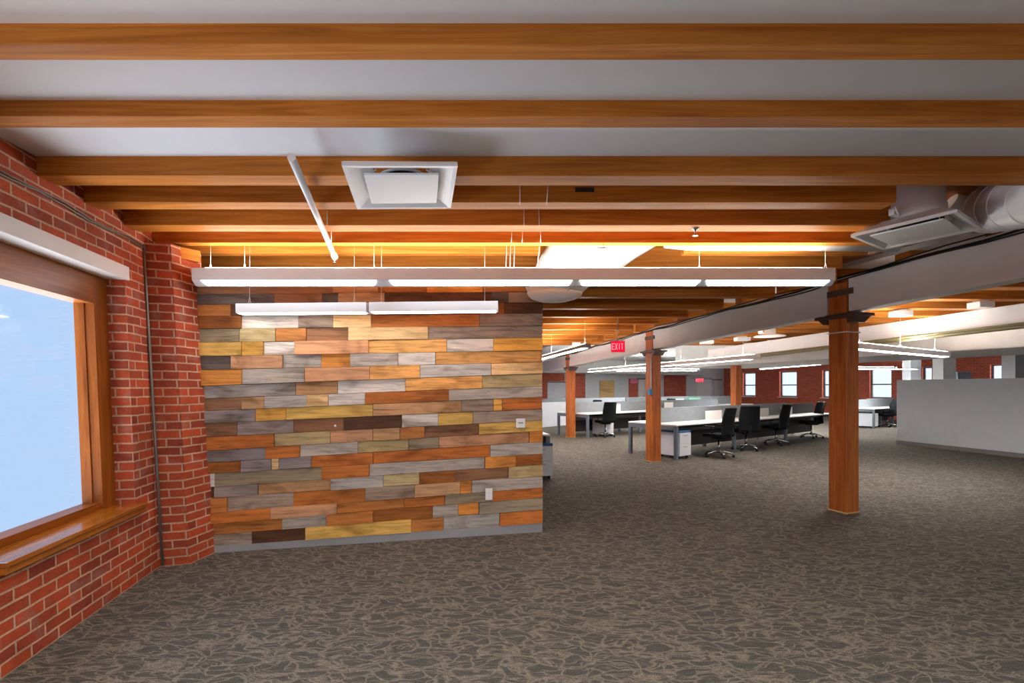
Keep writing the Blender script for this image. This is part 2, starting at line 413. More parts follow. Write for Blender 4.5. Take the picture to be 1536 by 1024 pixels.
# window in left wall
def left_window(n, t0, t1, visible):
    root = bpy.data.objects.new('window_%d' % n, None); C.objects.link(root); struct(root)
    z0, z1 = win_z
    fr = MB((UP, b_, n_out))
    def pr(m, ta, tb, da, db, za, zb):
        m.hexa([LW(ta,da,za), LW(tb,da,za), LW(tb,db,za), LW(ta,db,za)][::-1], [LW(ta,da,zb), LW(tb,da,zb), LW(tb,db,zb), LW(ta,db,zb)][::-1])
    for q, (ta, tb) in enumerate(((t0, t0+.155), (t1-.155, t1))):
        m = MB((UP, b_, n_out)); pr(m, ta, tb, .13, .26, z0, z1)
        m.build('stile', M['frame_wood'], root, shear=SH)
    m = MB((b_, UP, n_out)); pr(m, t0+.155, t1-.155, .13, .26, z1-.225, z1); m.build('head_rail', M['frame_wood'], root, shear=SH)
    m = MB((b_, UP, n_out)); pr(m, t0+.155, t1-.155, .15, .26, z0, z0+.085); m.build('bottom_rail', M['frame_wood'], root, shear=SH)
    g = MB(); pr(g, t0+.15, t1-.15, .213, .221, z0+.08, z1-.22); g.build('pane', M['glass'], root, shear=SH)
    # stop bead round the pane
    for ta, tb, za, zb in ((t0+.155, t0+.165, z0+.085, z1-.225), (t1-.165, t1-.155, z0+.085, z1-.225)):
        m = MB((UP, b_, n_out)); pr(m, ta, tb, .19, .213, za, zb); m.build('glazing_bead', M['frame_wood'], root, shear=SH)
    portal(SH(LW((t0+t1)/2, .3, (z0+z1)/2)), -n_out, t1-t0, z1-z0)
    # wooden stool
    m = MB((b_, n_out, UP)); zt = CAMH-.893
    pr(m, t0-.03, t1-.06, -.075, .15, zt-.028, zt); pr(m, t0-.022, t1-.068, -.06, 0, zt-.07, zt-.028)
    m.build('window_stool', M['stool'], root, shear=SH, bevel=.006)
    # painted lintel
    m = MB((b_, n_out, UP)); pr(m, t0-.02, t1+.25, -.02, .14, CAMH+.840, CAMH+.945)
    m.build('lintel', M['paint_white'], root, shear=SH, bevel=.004)
for i, (t0, t1) in enumerate(((.30, 1.64), (2.9, 4.24), (5.5, 6.84))): left_window(i+1, t0, t1, i == 0)
# conduit in corner and cable on the brick
m = MB(); m.tube([SHW(LW(.03, -.04, z)) for z in (.02, .8, 1.6, 2.3, 2.7)], .011, 8)
tag(m.build('conduit', M['conduit']), 'thin dark vertical conduit in the brick inner corner beside the pilaster', 'pipe')
pts = []
for k in range(19):
    t = .06+k*.22
    pts.append(SH(LW(t, -.012, CAMH+1.165+.01*math.sin(k*1.7))))
m = MB(); m.tube(pts, .006, 6); m.tube([p+Vector((.004,0,.014+.006*math.sin(i*2.1))) for i, p in enumerate(pts)], .005, 6)
tag(m.build('cable', M['conduit']), 'thin dark cable running along the brick above the window lintel', 'cable')
# ================================================================= WOOD PLANK WALL
WL = FL(323, 828); WR = FL(813, 797)
wd = (WR-WL).normalized(); wn = Vector((wd.y, -wd.x, 0))     # wn toward camera
WLEN = (WR-WL).length
def wall_s(px):   # distance along the wall line where the pixel column hits it
    k = (px-CX)/F
    return (k*WL.y-WL.x)/(wd.x-k*wd.y)
PAL = dict(G=(168,160,153), LG=(206,200,194), DG=(96,84,78), B=(136,96,68), LB=(182,140,100), O=(212,138,62), RO=(184,108,48),
           Y=(206,166,88), T=(226,190,138), P=(198,146,108), S=(174,154,112), DB=(88,56,38), GP=(142,130,128), GB=(150,132,118), OB=(176,112,56), YO=(220,164,76), SD=(142,128,106), OT=(222,164,96), DO=(146,86,36))
ROWS = [
 (428,429,[('B',500),('LB',567),('OB',640),('O',724),('OB',0)]),
 (441.5,438,[('DG',412),('B',484),('DG',508),('LB',577),('DB',737),('DG',762),('GB',0)]),
 (457,454,[('OB',347),('DB',440),('G',560),('B',690),('DO',756),('DB',0)]),
 (474,471,[('DO',363),('G',448),('GB',500),('T',557),('OB',719),('GB',0)]),
 (493,489,[('SD',360),('S',414),('OB',460),('B',523),('T',642),('GB',0)]),
 (513.5,506.5,[('Y',364),('YO',396),('LG',443),('P',553),('OT',670),('LG',740),('YO',0)]),
 (534,525.5,[('DG',348),('P',425),('G',482),('O',526),('G',597),('LG',653),('OT',0)]),
 (554.5,543,[('O',365),('G',458),('P',555),('OT',630),('LG',736),('T',0)]),
 (578,560,[('G',444),('LB',507),('LG',608),('OT',723),('S',0)]),
 (597,579,[('B',364),('LB',398),('G',461),('T',493),('LG',548),('RO',673),('G',0)]),
 (615.5,595,[('GP',384),('YO',430),('Y',560),('LB',692),('GB',740),('YO',753),('RO',0)]),
 (634,613,[('B',357),('GP',441),('B',516),('DB',603),('LG',657),('Y',709),('GB',0)]),
 (654.5,630,[('RO',412),('S',496),('P',560),('LB',600),('OB',637),('B',718),('Y',0)]),
 (675,645.5,[('GP',400),('RO',451),('G',537),('S',613),('SD',658),('P',793),('O',0)]),
 (692.5,662,[('DO',363),('GP',408),('T',419),('GP',468),('RO',560),('RO',735),('G',0)]),
 (709,680,[('LG',323),('SD',483),('RO',554),('G',727),('O',773),('DO',0)]),
 (729.5,696,[('DB',322),('GP',388),('LB',497),('G',575),('S',629),('DO',682),('B',762),('S',0)]),
 (746,713,[('OB',342),('GB',441),('RO',548),('GB',622),('LB',690),('O',707),('G',0)]),
 (768,730,[('RO',407),('P',506),('OB',606),('RO',667),('SD',737),('RO',0)]),
 (784,745,[('OB',424),('G',490),('OB',560),('DO',649),('G',687),('O',718),('SD',0)]),
 (801,763,[('GB',379),('DB',459),('Y',617),('OB',665),('G',749),('RO',0)]),
 (818,783,None)]
mb = MB((wd, wn, UP), WL)
back = -.02
S_L, S_R = -.45, WLEN
zl, zr = WL.y, WR.y
rng = random.Random(3)
def rowz(k, s):
    if k < 0: yl, yr = 410, 414
    else: yl, yr = ROWS[k][0], ROWS[k][1]
    hl = CAMH+(HY-yl)*zl/F; hr = CAMH+(HY-yr)*zr/F
    return hl+(hr-hl)*s/WLEN
lists = [('top', [('B',440),('OB',600),('DB',0)])]+[(k, ROWS[k][2]) for k in range(21)]
for k, lst in lists:
    s0 = S_L; kk = -1 if k == 'top' else k
    for code, px in lst:
        s1 = S_R if px == 0 else wall_s(px)
        c = lin(*PAL[code]); v = rng.uniform(.9, 1.1); h = rng.uniform(-.04, .04)
        mb.cur = (min(1,c[0]*(v+h)), min(1,c[1]*v), min(1,c[2]*(v-h)), 1)
        g = rng.choice((.0012, .0018, .0026)); th = rng.choice((.010, .018, .026, .036))
        off = rng.uniform(0, 40), rng.uniform(0, 40)
        ztop = (lambda s: rowz(kk, s)) if kk >= 0 else (lambda s: CAMH+1.07)
        q = lambda s, d, top: WL+wd*s+wn*d+UP*((ztop(s)-g) if top else (rowz(kk+1, s)+g))
        a, b = s0+g, s1-g
        fr = [q(a,th,0), q(b,th,0), q(b,th,1), q(a,th,1)]; bk = [q(a,0,0), q(b,0,0), q(b,0,1), q(a,0,1)]
        uvq = [((p-WL).dot(wd)+off[0], p.z+off[1]) for p in fr]
        mb.face(fr, uvq)
        for i in range(4):
            j = (i+1) % 4
            mb.face([bk[i], bk[j], fr[j], fr[i]], [uvq[i], uvq[j], uvq[j], uvq[i]])
        s0 = s1
wallc = struct(mb.build('wall_planks', M['plank'], merge=False))
mb = MB((wd, wn, UP), WL)
mb.box(WL+wd*((S_L+S_R)/2)-wn*.062+UP*1.285, (S_R-S_L, .12, 2.57), Matrix((wd, -wn, UP)).transposed())
struct(mb.build('wall_center', M['dark']))
mb = MB((wd, wn, UP), WL)
q = lambda s, d, z: WL+wd*s+wn*d+UP*z
mb.hexa([q(-.4,0,0), q(-.4,.02,0), q(WLEN,.02,0), q(WLEN,0,0)], [q(-.4,0,rowz(21,-.4)), q(-.4,.02,rowz(21,-.4)), q(WLEN,.02,rowz(21,WLEN)), q(WLEN,0,rowz(21,WLEN))])
struct(mb.build('baseboard_center', M['base'], bevel=.004))
def wall_pt(px, py):
    s = wall_s(px); p = WL+wd*s
    return Vector((p.x, p.y, CAMH+(HY-py)*p.y/F)), s
RW = Matrix((wd, -wn, UP)).transposed()
# switch plate + outlet on planks
p, s = wall_pt(779.5, 634); e = empty('thermostat', p+wn*.037, 'square white thermostat plate on the plank wall near its right edge', 'thermostat')
e.rotation_euler = (0, 0, math.atan2(wd.y, wd.x))
m = MB(); m.box((0,-.007,0), (.095,.014,.095)); m.build('cover_plate', M['plate'], e, bevel=.004)
m = MB(); m.box((0,-.0155,.004), (.05,.004,.012)); m.build('display', M['base'], e)
p, s = wall_pt(732.5, 739.5); e = empty('wall_outlet', p+wn*.037, 'white rectangular power outlet low on the plank wall', 'outlet')
e.rotation_euler = (0, 0, math.atan2(wd.y, wd.x))
m = MB(); m.box((0,-.004,0), (.072,.008,.118)); m.build('cover_plate', M['plate'], e, bevel=.003)
for dz in (.025, -.025):
    m = MB(); m.lathe((0,-.008,dz), [(.017,0),(.016,.003)], 16, (0,-1,0)); m.box((-.006,-.0115,dz+.003), (.002,.001,.008)); m.box((.006,-.0115,dz+.003), (.002,.001,.008))
    m.build('socket', M['laminate'], e)
p, s = wall_pt(504, 638); m = MB(); m.lathe(p+wn*.035, [(.012,0),(.011,.004),(.006,.006)], 14, wn)
tag(m.build('wall_button', M['plate']), 'tiny round white button on the middle of the plank wall', 'button')
# ================================================================= POSTS AND GIRDER
P3 = Vector((4.05, 5.70, 0)); P2 = Vector((2.907, 9.6, 0)); P1 = Vector((1.79, 14.25, 0)); P0 = Vector((.75, 18.9, 0))
gdir = (P3-P2).normalized()
GX = lambda y: P3.x+(P3.y-y)*(P3.x-P2.x)/(P2.y-P3.y) if y < P2.y else P2.x+(P2.y-y)*(P2.x-P1.x)/(P1.y-P2.y)
gb = {0: (5.69, 0, 1.087, 1.5), 3: (.905, 1.30), 2: (.782, 1.175), 1: (.65, 1.02)}
PN = Vector((GX(0.3), .3, 0))
def girder(p, q, zb0, zt0, zb1, zt1, wdt, name, label, mat):
    d = (q-p).normalized(); r = Vector((d.y, -d.x, 0))*(wdt/2)
    mb = MB((d, r.normalized(), UP), p)
    mb.hexa([p-r+UP*zb0, p+r+UP*zb0, q+r+UP*zb1, q-r+UP*zb1], [p-r+UP*zt0, p+r+UP*zt0, q+r+UP*zt1, q-r+UP*zt1])
    o = mb.build(name, mat, bevel=.012); return tag(o, label, 'beam', 'painted girders along the post row')
h = CAMH
cut = .135
girder(PN, P3-gdir*-cut if False else P3+gdir*cut, h+1.075, h+1.56, h+.909, h+1.306, .20, 'girder', 'light grey painted girder running from the nearest post to the right edge', M['paint_grey'])
girder(P3-gdir*cut, P2+gdir*cut, h+.901, h+1.297, h+.786, h+1.18, .20, 'girder', 'light grey painted girder between the nearest and the middle wooden post', M['paint_grey'])
g2 = (P2-P1).normalized()
girder(P2-g2*cut, P1+g2*cut, h+.778, h+1.17, h+.654, h+1.025, .20, 'girder', 'light grey painted girder segment behind the hanging red exit sign', M['paint_grey'])
girder(P1-g2*cut, P0, h+.646, h+1.015, h+.52, h+.92, .22, 'girder', 'farthest painted girder segment, left of the farthest wooden post', M['paint_grey'])
def post(p, hb, ht, name_label, rz, gd, big=1):
    e = empty('wooden_post', p, name_label, 'post', 'square timber posts under the girder', rz)
    m = MB((UP, Vector((1,0,0)), Vector((0,1,0)))); m.box((0,0,(h+ht)/2), (.222,.222,h+ht)); m.build('shaft', M['post'], e, bevel=.012)
    m = MB(); m.box((0,0,.008), (.23,.23,.016)); m.build('base_plate', M['plywood'], e)
    al = math.atan2(gd.y, gd.x)-rz; R = Matrix.Rotation(al, 3, 'Z')
    if not big: return e
    m = MB(); zc = h+hb
    m.box((0,0,zc-.035), (.54,.29,.035), R)
    for s in (-1, 1):
        q = R @ Vector((s*.2,0,0)); 
        a = [R @ Vector((s*.13,-.12,0)), R @ Vector((s*.13,.12,0)), R @ Vector((s*.25,.12,0)), R @ Vector((s*.25,-.12,0))]
        b = [R @ Vector((s*.13,-.12,0)), R @ Vector((s*.13,.12,0)), R @ Vector((s*.17,.12,0)), R @ Vector((s*.17,-.12,0))]
        m.hexa([v+UP*(zc-.12) for v in b], [v+UP*(zc-.05) for v in a])
    m.box((0,0,zc-.035), (.26,.26,.06))
    m.build('capital', M['bronze'], e, bevel=.004)
    m = MB(); m.box((0,0,h+hb+.245), (.244,.244,.075)); 
    m.box(R @ Vector((.16,0,0))+UP*(h+hb+.245), (.08,.245,.07), R)
    m.build('strap', M['bronze'], e, bevel=.004)
    return e
post(P3, .905, 1.27, 'square timber post nearest the camera, standing alone on the carpet', math.radians(21), gdir)
post(P2, .782, 1.17, 'square timber post at the near end of the long desk row', math.radians(21), gdir)
post(P1, .65, 1.02, 'square timber post farthest left, in front of the rear desks', math.radians(21), g2)
post(P0, .5, .9, 'square timber post hidden far behind the plank wall', math.radians(21), g2) if False else None
# wire wrapped on nearest post
R21 = Matrix.Rotation(math.radians(21), 3, 'Z')
cs = [R21 @ Vector((x*.118, y*.118, 0)) for x, y in ((-1,-1),(1,-1),(1,1),(-1,1),(-1,-1))]
m = MB(); m.tube([P3+v+UP*(h+.672) for v in cs], .008, 6)
tag(m.build('wire', M['cable_white']), 'white wire wrapped round the nearest post just below its capital', 'wire')
# conduit and box on middle post
lf = R21 @ Vector((-.122, -.085, 0))
m = MB(); m.tube([P2+lf+UP*z for z in (h-.06, h+.2, h+.62)], .012, 8)
tag(m.build('conduit', M['cable_white']), 'thin white conduit running down the left side of the middle post', 'pipe')
m = MB(); m.box((0,0,0), (.06,.09,.12)); o = m.build('junction_box', M['box_blue'], bevel=.004)
o.location = P2+R21 @ Vector((-.141,-.075,0))+UP*(h-.075); o.rotation_euler = (0,0,math.radians(21))
tag(o, 'small blue control box on the left face of the middle post', 'box')
# ================================================================= JOISTS
HB = 1.27
JO = [(1.721,1.809),(2.18,2.279),(2.79,2.93),(3.19,3.32),(3.636,3.79),(4.08,4.17),(4.40,4.49),(4.94,5.03),(5.62,5.72),(6.49,6.62),(7.44,7.57),(8.3,8.43),(9.16,9.29),(10.1,10.23),(11.0,11.13),(11.9,12.03),(12.8,12.93),(13.7,13.83)]
JL = ['wooden ceiling joist closest to the camera, along the top of the frame', 'second wooden ceiling joist from the camera, between white ceiling strips',
      'third wooden ceiling joist, where the white ceiling ends and the diffuser hangs', 'fourth wooden joist, passing above the far half of the square diffuser',
      'fifth wooden joist, just beyond the far edge of the square diffuser', 'sixth wooden joist, resting above the top of the brick pilaster',
      'seventh wooden joist, seen behind the far end of the white sprinkler pipe', 'eighth wooden joist, seen just above the long hanging light',
      'ninth wooden joist, mostly hidden behind the long hanging light', 'first wooden joist visible below the long hanging light',
      'second wooden joist visible below the long hanging light', 'third wooden joist visible below the long hanging light',
      'fourth wooden joist visible below the long hanging light', 'fifth wooden joist below the long light, toward the exit sign',
      'sixth wooden joist below the long light, above the exit sign rod', 'third joist from the far end, behind the exit sign rod',
      'second joist from the far end of the wooden ceiling bay', 'last wooden joist at the far end of the ceiling bay']
for i, (za, zb) in enumerate(JO):
    zm = (za+zb)/2
    xl = SH(LW((Cin.y-zm)/b_.y, -.0, 2.8)).x+.005 if zm < 3.9 else -2.62-.25*(zm-3.9)
    if i in (5, 6): xl = -3.15
    if i > 6: xl = -3.3
    xr = GX(zm)-.14
    if i in (3, 4, 5, 6, 7): xr = {3: 2.63, 4: 2.98, 5: 3.28, 6: 3.36, 7: 3.5}[i]
    if i == 6:
        m = MB((Vector((1,0,0)), Vector((0,1,0)), UP)); m.box(((1.62+xr)/2, zm, h+HB+.145), (xr-1.62, zb-za, .29))
        tag(m.build('ceiling_joist', M['joist'], bevel=.004), 'short joist length right of the big round duct, behind the slim duct', 'joist', 'wooden ceiling joists')
        xr = .27
    m = MB((Vector((1,0,0)), Vector((0,1,0)), UP))
    m.box(((xl+xr)/2, zm, h+HB+.145), (xr-xl, zb-za, .29))
    tag(m.build('ceiling_joist', M['joist'], bevel=.004), JL[i], 'joist', 'wooden ceiling joists')
# header trimming the duct opening
m = MB((Vector((.49,.87,0)).normalized(), Vector((.87,-.49,0)).normalized(), UP))
# ledger timber on pilaster side
m = MB((b_, a_l, UP)); pa = SH(pc+UP*2.5)+Vector((.02,.02,0)); 
m.bar(Vector((-2.98,4.06,h+1.185)), Vector((-2.86,4.24,h+1.185)), .12, .10)
tag(m.build('timber_block', M['joist']), 'short timber block beside the top of the brick pilaster', 'timber')
# deck above joists
m = MB((Vector((1,0,0)), Vector((0,1,0)), UP)); m.box((.9, 12.4, h+1.58), (9.0, 19.2, .05))
struct(m.build('ceiling_deck', M['deck']))
# white ceiling front (profile) and bay 2
mb = MB()
prof = [(-5.2,1.345),(1.77,1.345),(1.80,1.345),(2.23,1.345),(2.26,1.345),(2.82,1.389)]
XL = -3.6
for (ya, ha), (yb, hb_) in zip(prof[:-1], prof[1:]):
    xa = GX(ya)-.12; xb = GX(yb)-.12
    mb.hexa([(XL,ya,h+ha), (xa,ya,h+ha), (xb,yb,h+hb_), (XL,yb,h+hb_)], [(XL,ya,h+1.62), (xa,ya,h+1.62), (xb,yb,h+1.62), (XL,yb,h+1.62)])
struct(mb.build('ceiling', M['drywall'], merge=False))
mb = MB()
ys = [-5.2, 2, 5.7, 9.6, 14.25, 18.9, 32.5]
for ya, yb in zip(ys[:-1], ys[1:]):
    xa = GX(ya)+.115; xb = GX(yb)+.115
    mb.hexa([(xa,ya,h+1.5), (34,ya,h+1.5), (34,yb,h+1.5), (xb,yb,h+1.5)], [(xa,ya,h+1.62), (34,ya,h+1.62), (34,yb,h+1.62), (xb,yb,h+1.62)])
struct(mb.build('ceiling_bay', M['drywall'], merge=False))
for i, zm in enumerate([4.4+.78*k for k in range(13)]):
    xl = GX(zm)+.13; xr = 8.6
    m = MB((Vector((1,0,0)), Vector((0,1,0)), UP)); m.box(((xl+xr)/2, zm, h+1.385), (xr-xl, .2, .228))
    tag(m.build('ceiling_joist', M['joist']), 'one of the shallow wooden joists seen in the gap under the right-hand girder', 'joist', 'shallow joists beyond the girder')
# ================================================================= CABLES ON GIRDER
def along_girder(y, off, hh): 
    return Vector((GX(y)-.115+off, y, h+hh))
def gt(y):
    if y < 5.7: return 1.306+(5.7-y)*.047
    if y < 9.6: return 1.297-(y-5.7)*.030
    return 1.17-(y-9.6)*.0312
spec = [(-.012, .0, .012, 'black', 'thick black cable lying along the top edge of the girder'), (-.03, -.028, .008, 'cable', 'thin black cable sagging below the top edge of the girder'), (.03, .018, .010, 'cable_white', 'pale grey cable lying along the top of the girder'), (-.02, .022, .007, 'cable', 'second thin black cable above the girder edge, beside the pale one')]
for q, (off, dh, r, mt, lab) in enumerate(spec):
    pts = [along_girder(2.6+.28*k, off, gt(2.6+.28*k)+dh+.014*math.sin(k*.75+q)+.006*math.sin(k*1.9)) for k in range(45)]
    m = MB(); m.tube(pts, r, 6); tag(m.build('cable', M[mt]), lab, 'cable', 'cables along the girder')
# ================================================================= LIGHT FIXTURES
def cable_v(m, p, top, r=.0028): m.tube([p, Vector((p.x, p.y, top))], r, 5)
def fixture(name, label, p0, p1, prof, lensprof, lens_spans, up_w, mat_l, mat_u, hang, hangtop, cat='light', group='hanging linear lights', topz=0):
    """p0->p1 axis at the top centre of the body"""
    p0 = Vector(p0); p1 = Vector(p1); d = (p1-p0); L = d.length; d.normalize()
    r = d.cross(UP).normalized(); u = r.cross(d)
    e = empty(name, (p0+p1)/2, label, cat, group)
    base = (p0+p1)/2
    m = MB((d, r, u), p0); m.prism(p0-base, p1-base, prof); m.build('housing', M['housing'], e, bevel=.002)
    for a, b in lens_spans:
        m = MB((d, r, u), p0)
        (ra, ua), (rb, ub) = lensprof
        pts = []
        nrm = Vector((0,0,0))
        ea = .03 if abs(ua-ub) > .01 else 0
        q = lambda s, rr, uu: p0-base+d*s+r*rr+u*uu
        A = [q(a, ra, ua), q(b, ra, ua), q(b-ea, rb, ub), q(a+ea, rb, ub)]
        nn = (A[1]-A[0]).cross(A[3]-A[0]).normalized()
        if nn.z > 0: nn = -nn
        m.hexa([v+nn*.004 for v in A], [v-nn*.002 for v in A])
        m.build('lens', mat_l, e)
    if up_w:
        m = MB((d, r, u), p0); m.bar(p0-base+d*.1+u*.004, p1-base-d*.1+u*.004, up_w, .006); m.build('uplight_lens', mat_u, e)
    for s in hang:
        m = MB(); t = p0-base+d*s
        m.tube([t+r*.02+u*.0, t+u*.07], .0014, 5); m.tube([t-r*.02, t+u*.07], .0014, 5)
        m.tube([t+u*.07, Vector((t.x, t.y, hangtop-base.z))], .0018, 5)
        m.build('suspension_cable', M['cable_white'], e)
    return e
# long light
zc = 4.12
x0 = (288-CX)/F*4.055; x1 = (1253-CX)/F*4.055
profA = [(-.07,-.106),(-.02,-.147),(.02,-.147),(.07,-.106),(.07,0),(-.07,0)]
# axis goes +x so 'right' = d x up = -y : right positive faces the camera
sp = [((a-CX)/F*4.09-x0, (b-CX)/F*4.09-x0) for a, b in ((306,566),(586,857),(869,1048),(1057,1240))]
fixture('linear_pendant_light', 'long white linear light hanging across the room below the joists', (x0,zc,h+1.045), (x1,zc,h+1.045), profA, ((.067,-.109),(.024,-.144)), sp, .09, M['lens'], M['uplight'], [(367-CX)/F*4.12-x0, (561-CX)/F*4.12-x0, (1049-CX)/F*4.12-x0, (1238-CX)/F*4.12-x0, .12], h+HB)
# unseen fill lights added above and behind the camera
for zz, lab in ((.65, 'unseen linear light added above the camera for fill'), (-2.7, 'unseen linear light added near the rear windows for fill')):
    pb_ = [(-.07,-.10),(.07,-.10),(.07,0),(-.07,0)]
    fixture('linear_pendant_light', lab, (x0+.7,zz,h+1.045), (x1+.7,zz,h+1.045), pb_, ((.055,-.101),(-.055,-.101)), sp, 0, M['lens_fill'], None, [.3, 5.2], h+1.345)
    fixture('linear_pendant_light', lab+', beyond the girder', (x1+5.2,zz,h+1.045), (x1+5.2+5.6,zz,h+1.045), pb_, ((.055,-.101),(-.055,-.101)), sp, 0, M['lens_fill'], None, [.3, 5.2], h+1.5)
# two wall washers
for q, (a, b, lab, ya, yb) in enumerate(((353,549,'short white linear light in front of the plank wall, left one of the pair',455,453), (553,747,'short white linear light in front of the plank wall, right one of the pair',453,451))):
    z = 4.15
    pa = P(a, ya, z); pb = P(b, yb, z); pa.y += .05; pb.y += .05
    L = (pb-pa).length
    fixture('wall_washer_light', lab, pa, pb, [(-.05,-.085),(.05,-.085),(.05,0),(-.05,0)], ((.047,-.086),(-.047,-.086)), [(.02, L-.02)], 0, M['lens_wash'], None, [(.1 if q == 0 else .1), L-.12] , h+HB, group='wall washing lights')
# left far light, parallel with the girder
fixture('linear_pendant_light', 'linear light hanging left of the exit sign, half hidden by the plank wall', P(806,536,12.8)+Vector((-.25,1.4,0)), P(882,515,8.6), [(-.06,-.07),(.06,-.07),(.06,0),(-.06,0)], ((.055,-.071),(-.055,-.071)), [(.05,2.7),(2.75,5.5)], .08, M['lens_far'], M['uplight_far'], [.6, 3.0, 5.5], h+HB)
# bay 2 lights
fixture('linear_pendant_light', 'long linear light beyond the girder, above the long desk row', P(883,554,17.5), P(1137,531,9.1), [(-.06,-.09),(.06,-.09),(.06,0),(-.06,0)], ((.055,-.091),(-.055,-.091)), [(.05,2.8),(2.9,5.6),(5.7,8.4)], .08, M['lens_far'], M['uplight_far'], [.5, 3, 6, 8.2], h+1.5)
fixture('linear_pendant_light', 'linear light to the right of the nearest post, over the white partition', P(1262,512,6.6), P(1420,528,8.55), [(-.06,-.09),(.06,-.09),(.06,0),(-.06,0)], ((.055,-.091),(-.055,-.091)), [(.05,1.25),(1.3,2.5),(2.55,3.75)], .08, M['lens_far'], M['uplight_far'], [.5, 1.9, 3.3], h+1.5)
fixture('linear_pendant_light', 'distant linear light in front of the brick windows, left of the nearest post', P(1140,550,18.0), P(1238,542,15.5), [(-.06,-.09),(.06,-.09),(.06,0),(-.06,0)], ((.055,-.091),(-.055,-.091)), [(.05,3.3)], .08, M['lens_wall'], M['uplight_far'], [.4, 2.8], h+1.5)
fixture('linear_pendant_light', 'distant linear light crossing the rightmost brick window bay', P(1262,550,19), P(1345,550,17.5), [(-.06,-.09),(.06,-.09),(.06,0),(-.06,0)], ((.055,-.091),(-.055,-.091)), [(.05,2.4)], .08, M['lens_wall'], M['uplight_far'], [.4, 2.0], h+1.5)
fixture('linear_pendant_light', 'distant linear light added before the cream bulkhead to brighten the far wall', P(925,553,19.4), P(1050,553,21.2), [(-.06,-.09),(.06,-.09),(.06,0),(-.06,0)], ((.055,-.091),(-.055,-.091)), [(.05,2.1),(2.2,4.3)], .08, M['lens_wall'], M['uplight_far'], [.4, 2.2, 4.0], h+1.5)  # extra lamp, added to brighten the far wall
# ================================================================= DIFFUSERS, DUCTS, PIPES
def diffuser(label, c, rz, S, PQ, duct_r, duct_top, roll=0, hh=.085):
    e = empty('ceiling_diffuser', c, label, 'air vent', 'square ceiling air diffusers', rz)
    e.rotation_euler = (Matrix.Rotation(rz, 3, 'Z') @ Matrix.Rotation(roll, 3, 'Y')).to_euler()
    m = MB(); a = S/2; b = S/2-.022; n = duct_r*1.05
    R = lambda r, z: [Vector((-r,-r,z)), Vector((r,-r,z)), Vector((r,r,z)), Vector((-r,r,z))]
    rings = [R(a,.022), R(a,0), R(b,.002), R(n,hh), R(n,hh+.012), R(a-.01,.03)]
    for i in range(len(rings)-1):
        for k in range(4):
            j = (k+1) % 4; m.face([rings[i][k], rings[i][j], rings[i+1][j], rings[i+1][k]])
    for k in range(4):
        j = (k+1) % 4; m.face([rings[-1][k], rings[-1][j], rings[0][j], rings[0][k]])
    m.build('cone', M['metal_white'], e)
    m = MB(); p_ = PQ/2; m.box((0,0,.003), (PQ,PQ,.012)); m.build('plaque', M['metal_white'], e, bevel=.002)
    for sx_ in (-1,1):
        for sy_ in (-1,1):
            m = MB(); m.tube([(sx_*(p_-.04), sy_*(p_-.03), .02), (sx_*n*.9, sy_*n*.9, hh)], .005, 6); m.build('bracket', M['galv'], e)
    m = MB(); m.lathe((0,0,hh), [(duct_r*.98,0),(duct_r,duct_top*.2),(duct_r,duct_top*.3),(duct_r*.97,duct_top*.36),(duct_r*.97,duct_top)], 32); m.build('duct_collar', M['galv'], e)
    m = MB(); m.lathe((0,0,hh-.004), [(duct_r*.9,0),(duct_r*.9,.003)], 28); m.build('throat', M['dark'], e)
    return e
tl = P(518,250,2.54); br = P(673,313,3.12)
diffuser('square white air diffuser hanging below the joists at upper left', Vector((-.655, 2.81, h+1.195)), math.radians(11), .61, .41, .15, .012, math.radians(-5.0), .055)
diffuser('square white air diffuser on a round duct beside the right-hand girder', Vector((3.13, 3.62, h+1.2)), math.radians(33), .63, .44, .185, .34)
# damper clamp on right duct
m = MB(); m.bar((2.86,3.52,h+1.33), (2.95,3.56,h+1.33), .04, .05); m.tube([(2.87,3.5,h+1.36),(2.90,3.50,h+1.30)], .008, 6)
tag(m.build('duct_clamp', M['galv'], bevel=.004), 'small metal damper clamp on the left of the round right-hand duct', 'clamp')
# spiral duct right
def spiral(name, label, pts, r, rib=.28, mat='galv'):
    e = empty(name, pts[0], label, 'duct'); o = Vector(pts[0])
    L = [Vector(p)-o for p in pts]
    m = MB(); m.tube(L, r, 32); m.build('duct_body', M[mat], e)
    # ribs
    tot = 0; nxt = .06
    for a, b in zip(L[:-1], L[1:]):
        dl = (b-a).length; d = (b-a).normalized()
        while nxt < tot+dl:
            c = a+d*(nxt-tot); m = MB(); m.lathe(c-d*.008, [(r,0),(r+.006,.004),(r+.006,.012),(r,.016)], 32, d); m.build('seam', M[mat], e)
            nxt += rib
        tot += dl
    return e
spiral('spiral_duct', 'large spiral duct above the right-hand girder, leaving the frame', [P(1487,312,3.62), P(1536,300,3.2), P(1620,280,2.75), P(1760,262,2.2)], .185, .2)
m = MB(); m.tube([P(1420,318,3.78)+Vector((0,.0,.05)), P(1450,322,3.75), P(1478,318,3.70)], [.10,.13,.12], 20)
tag(m.build('duct_elbow', M['galv']), 'small metal duct elbow between the diffuser duct and the spiral duct', 'duct')
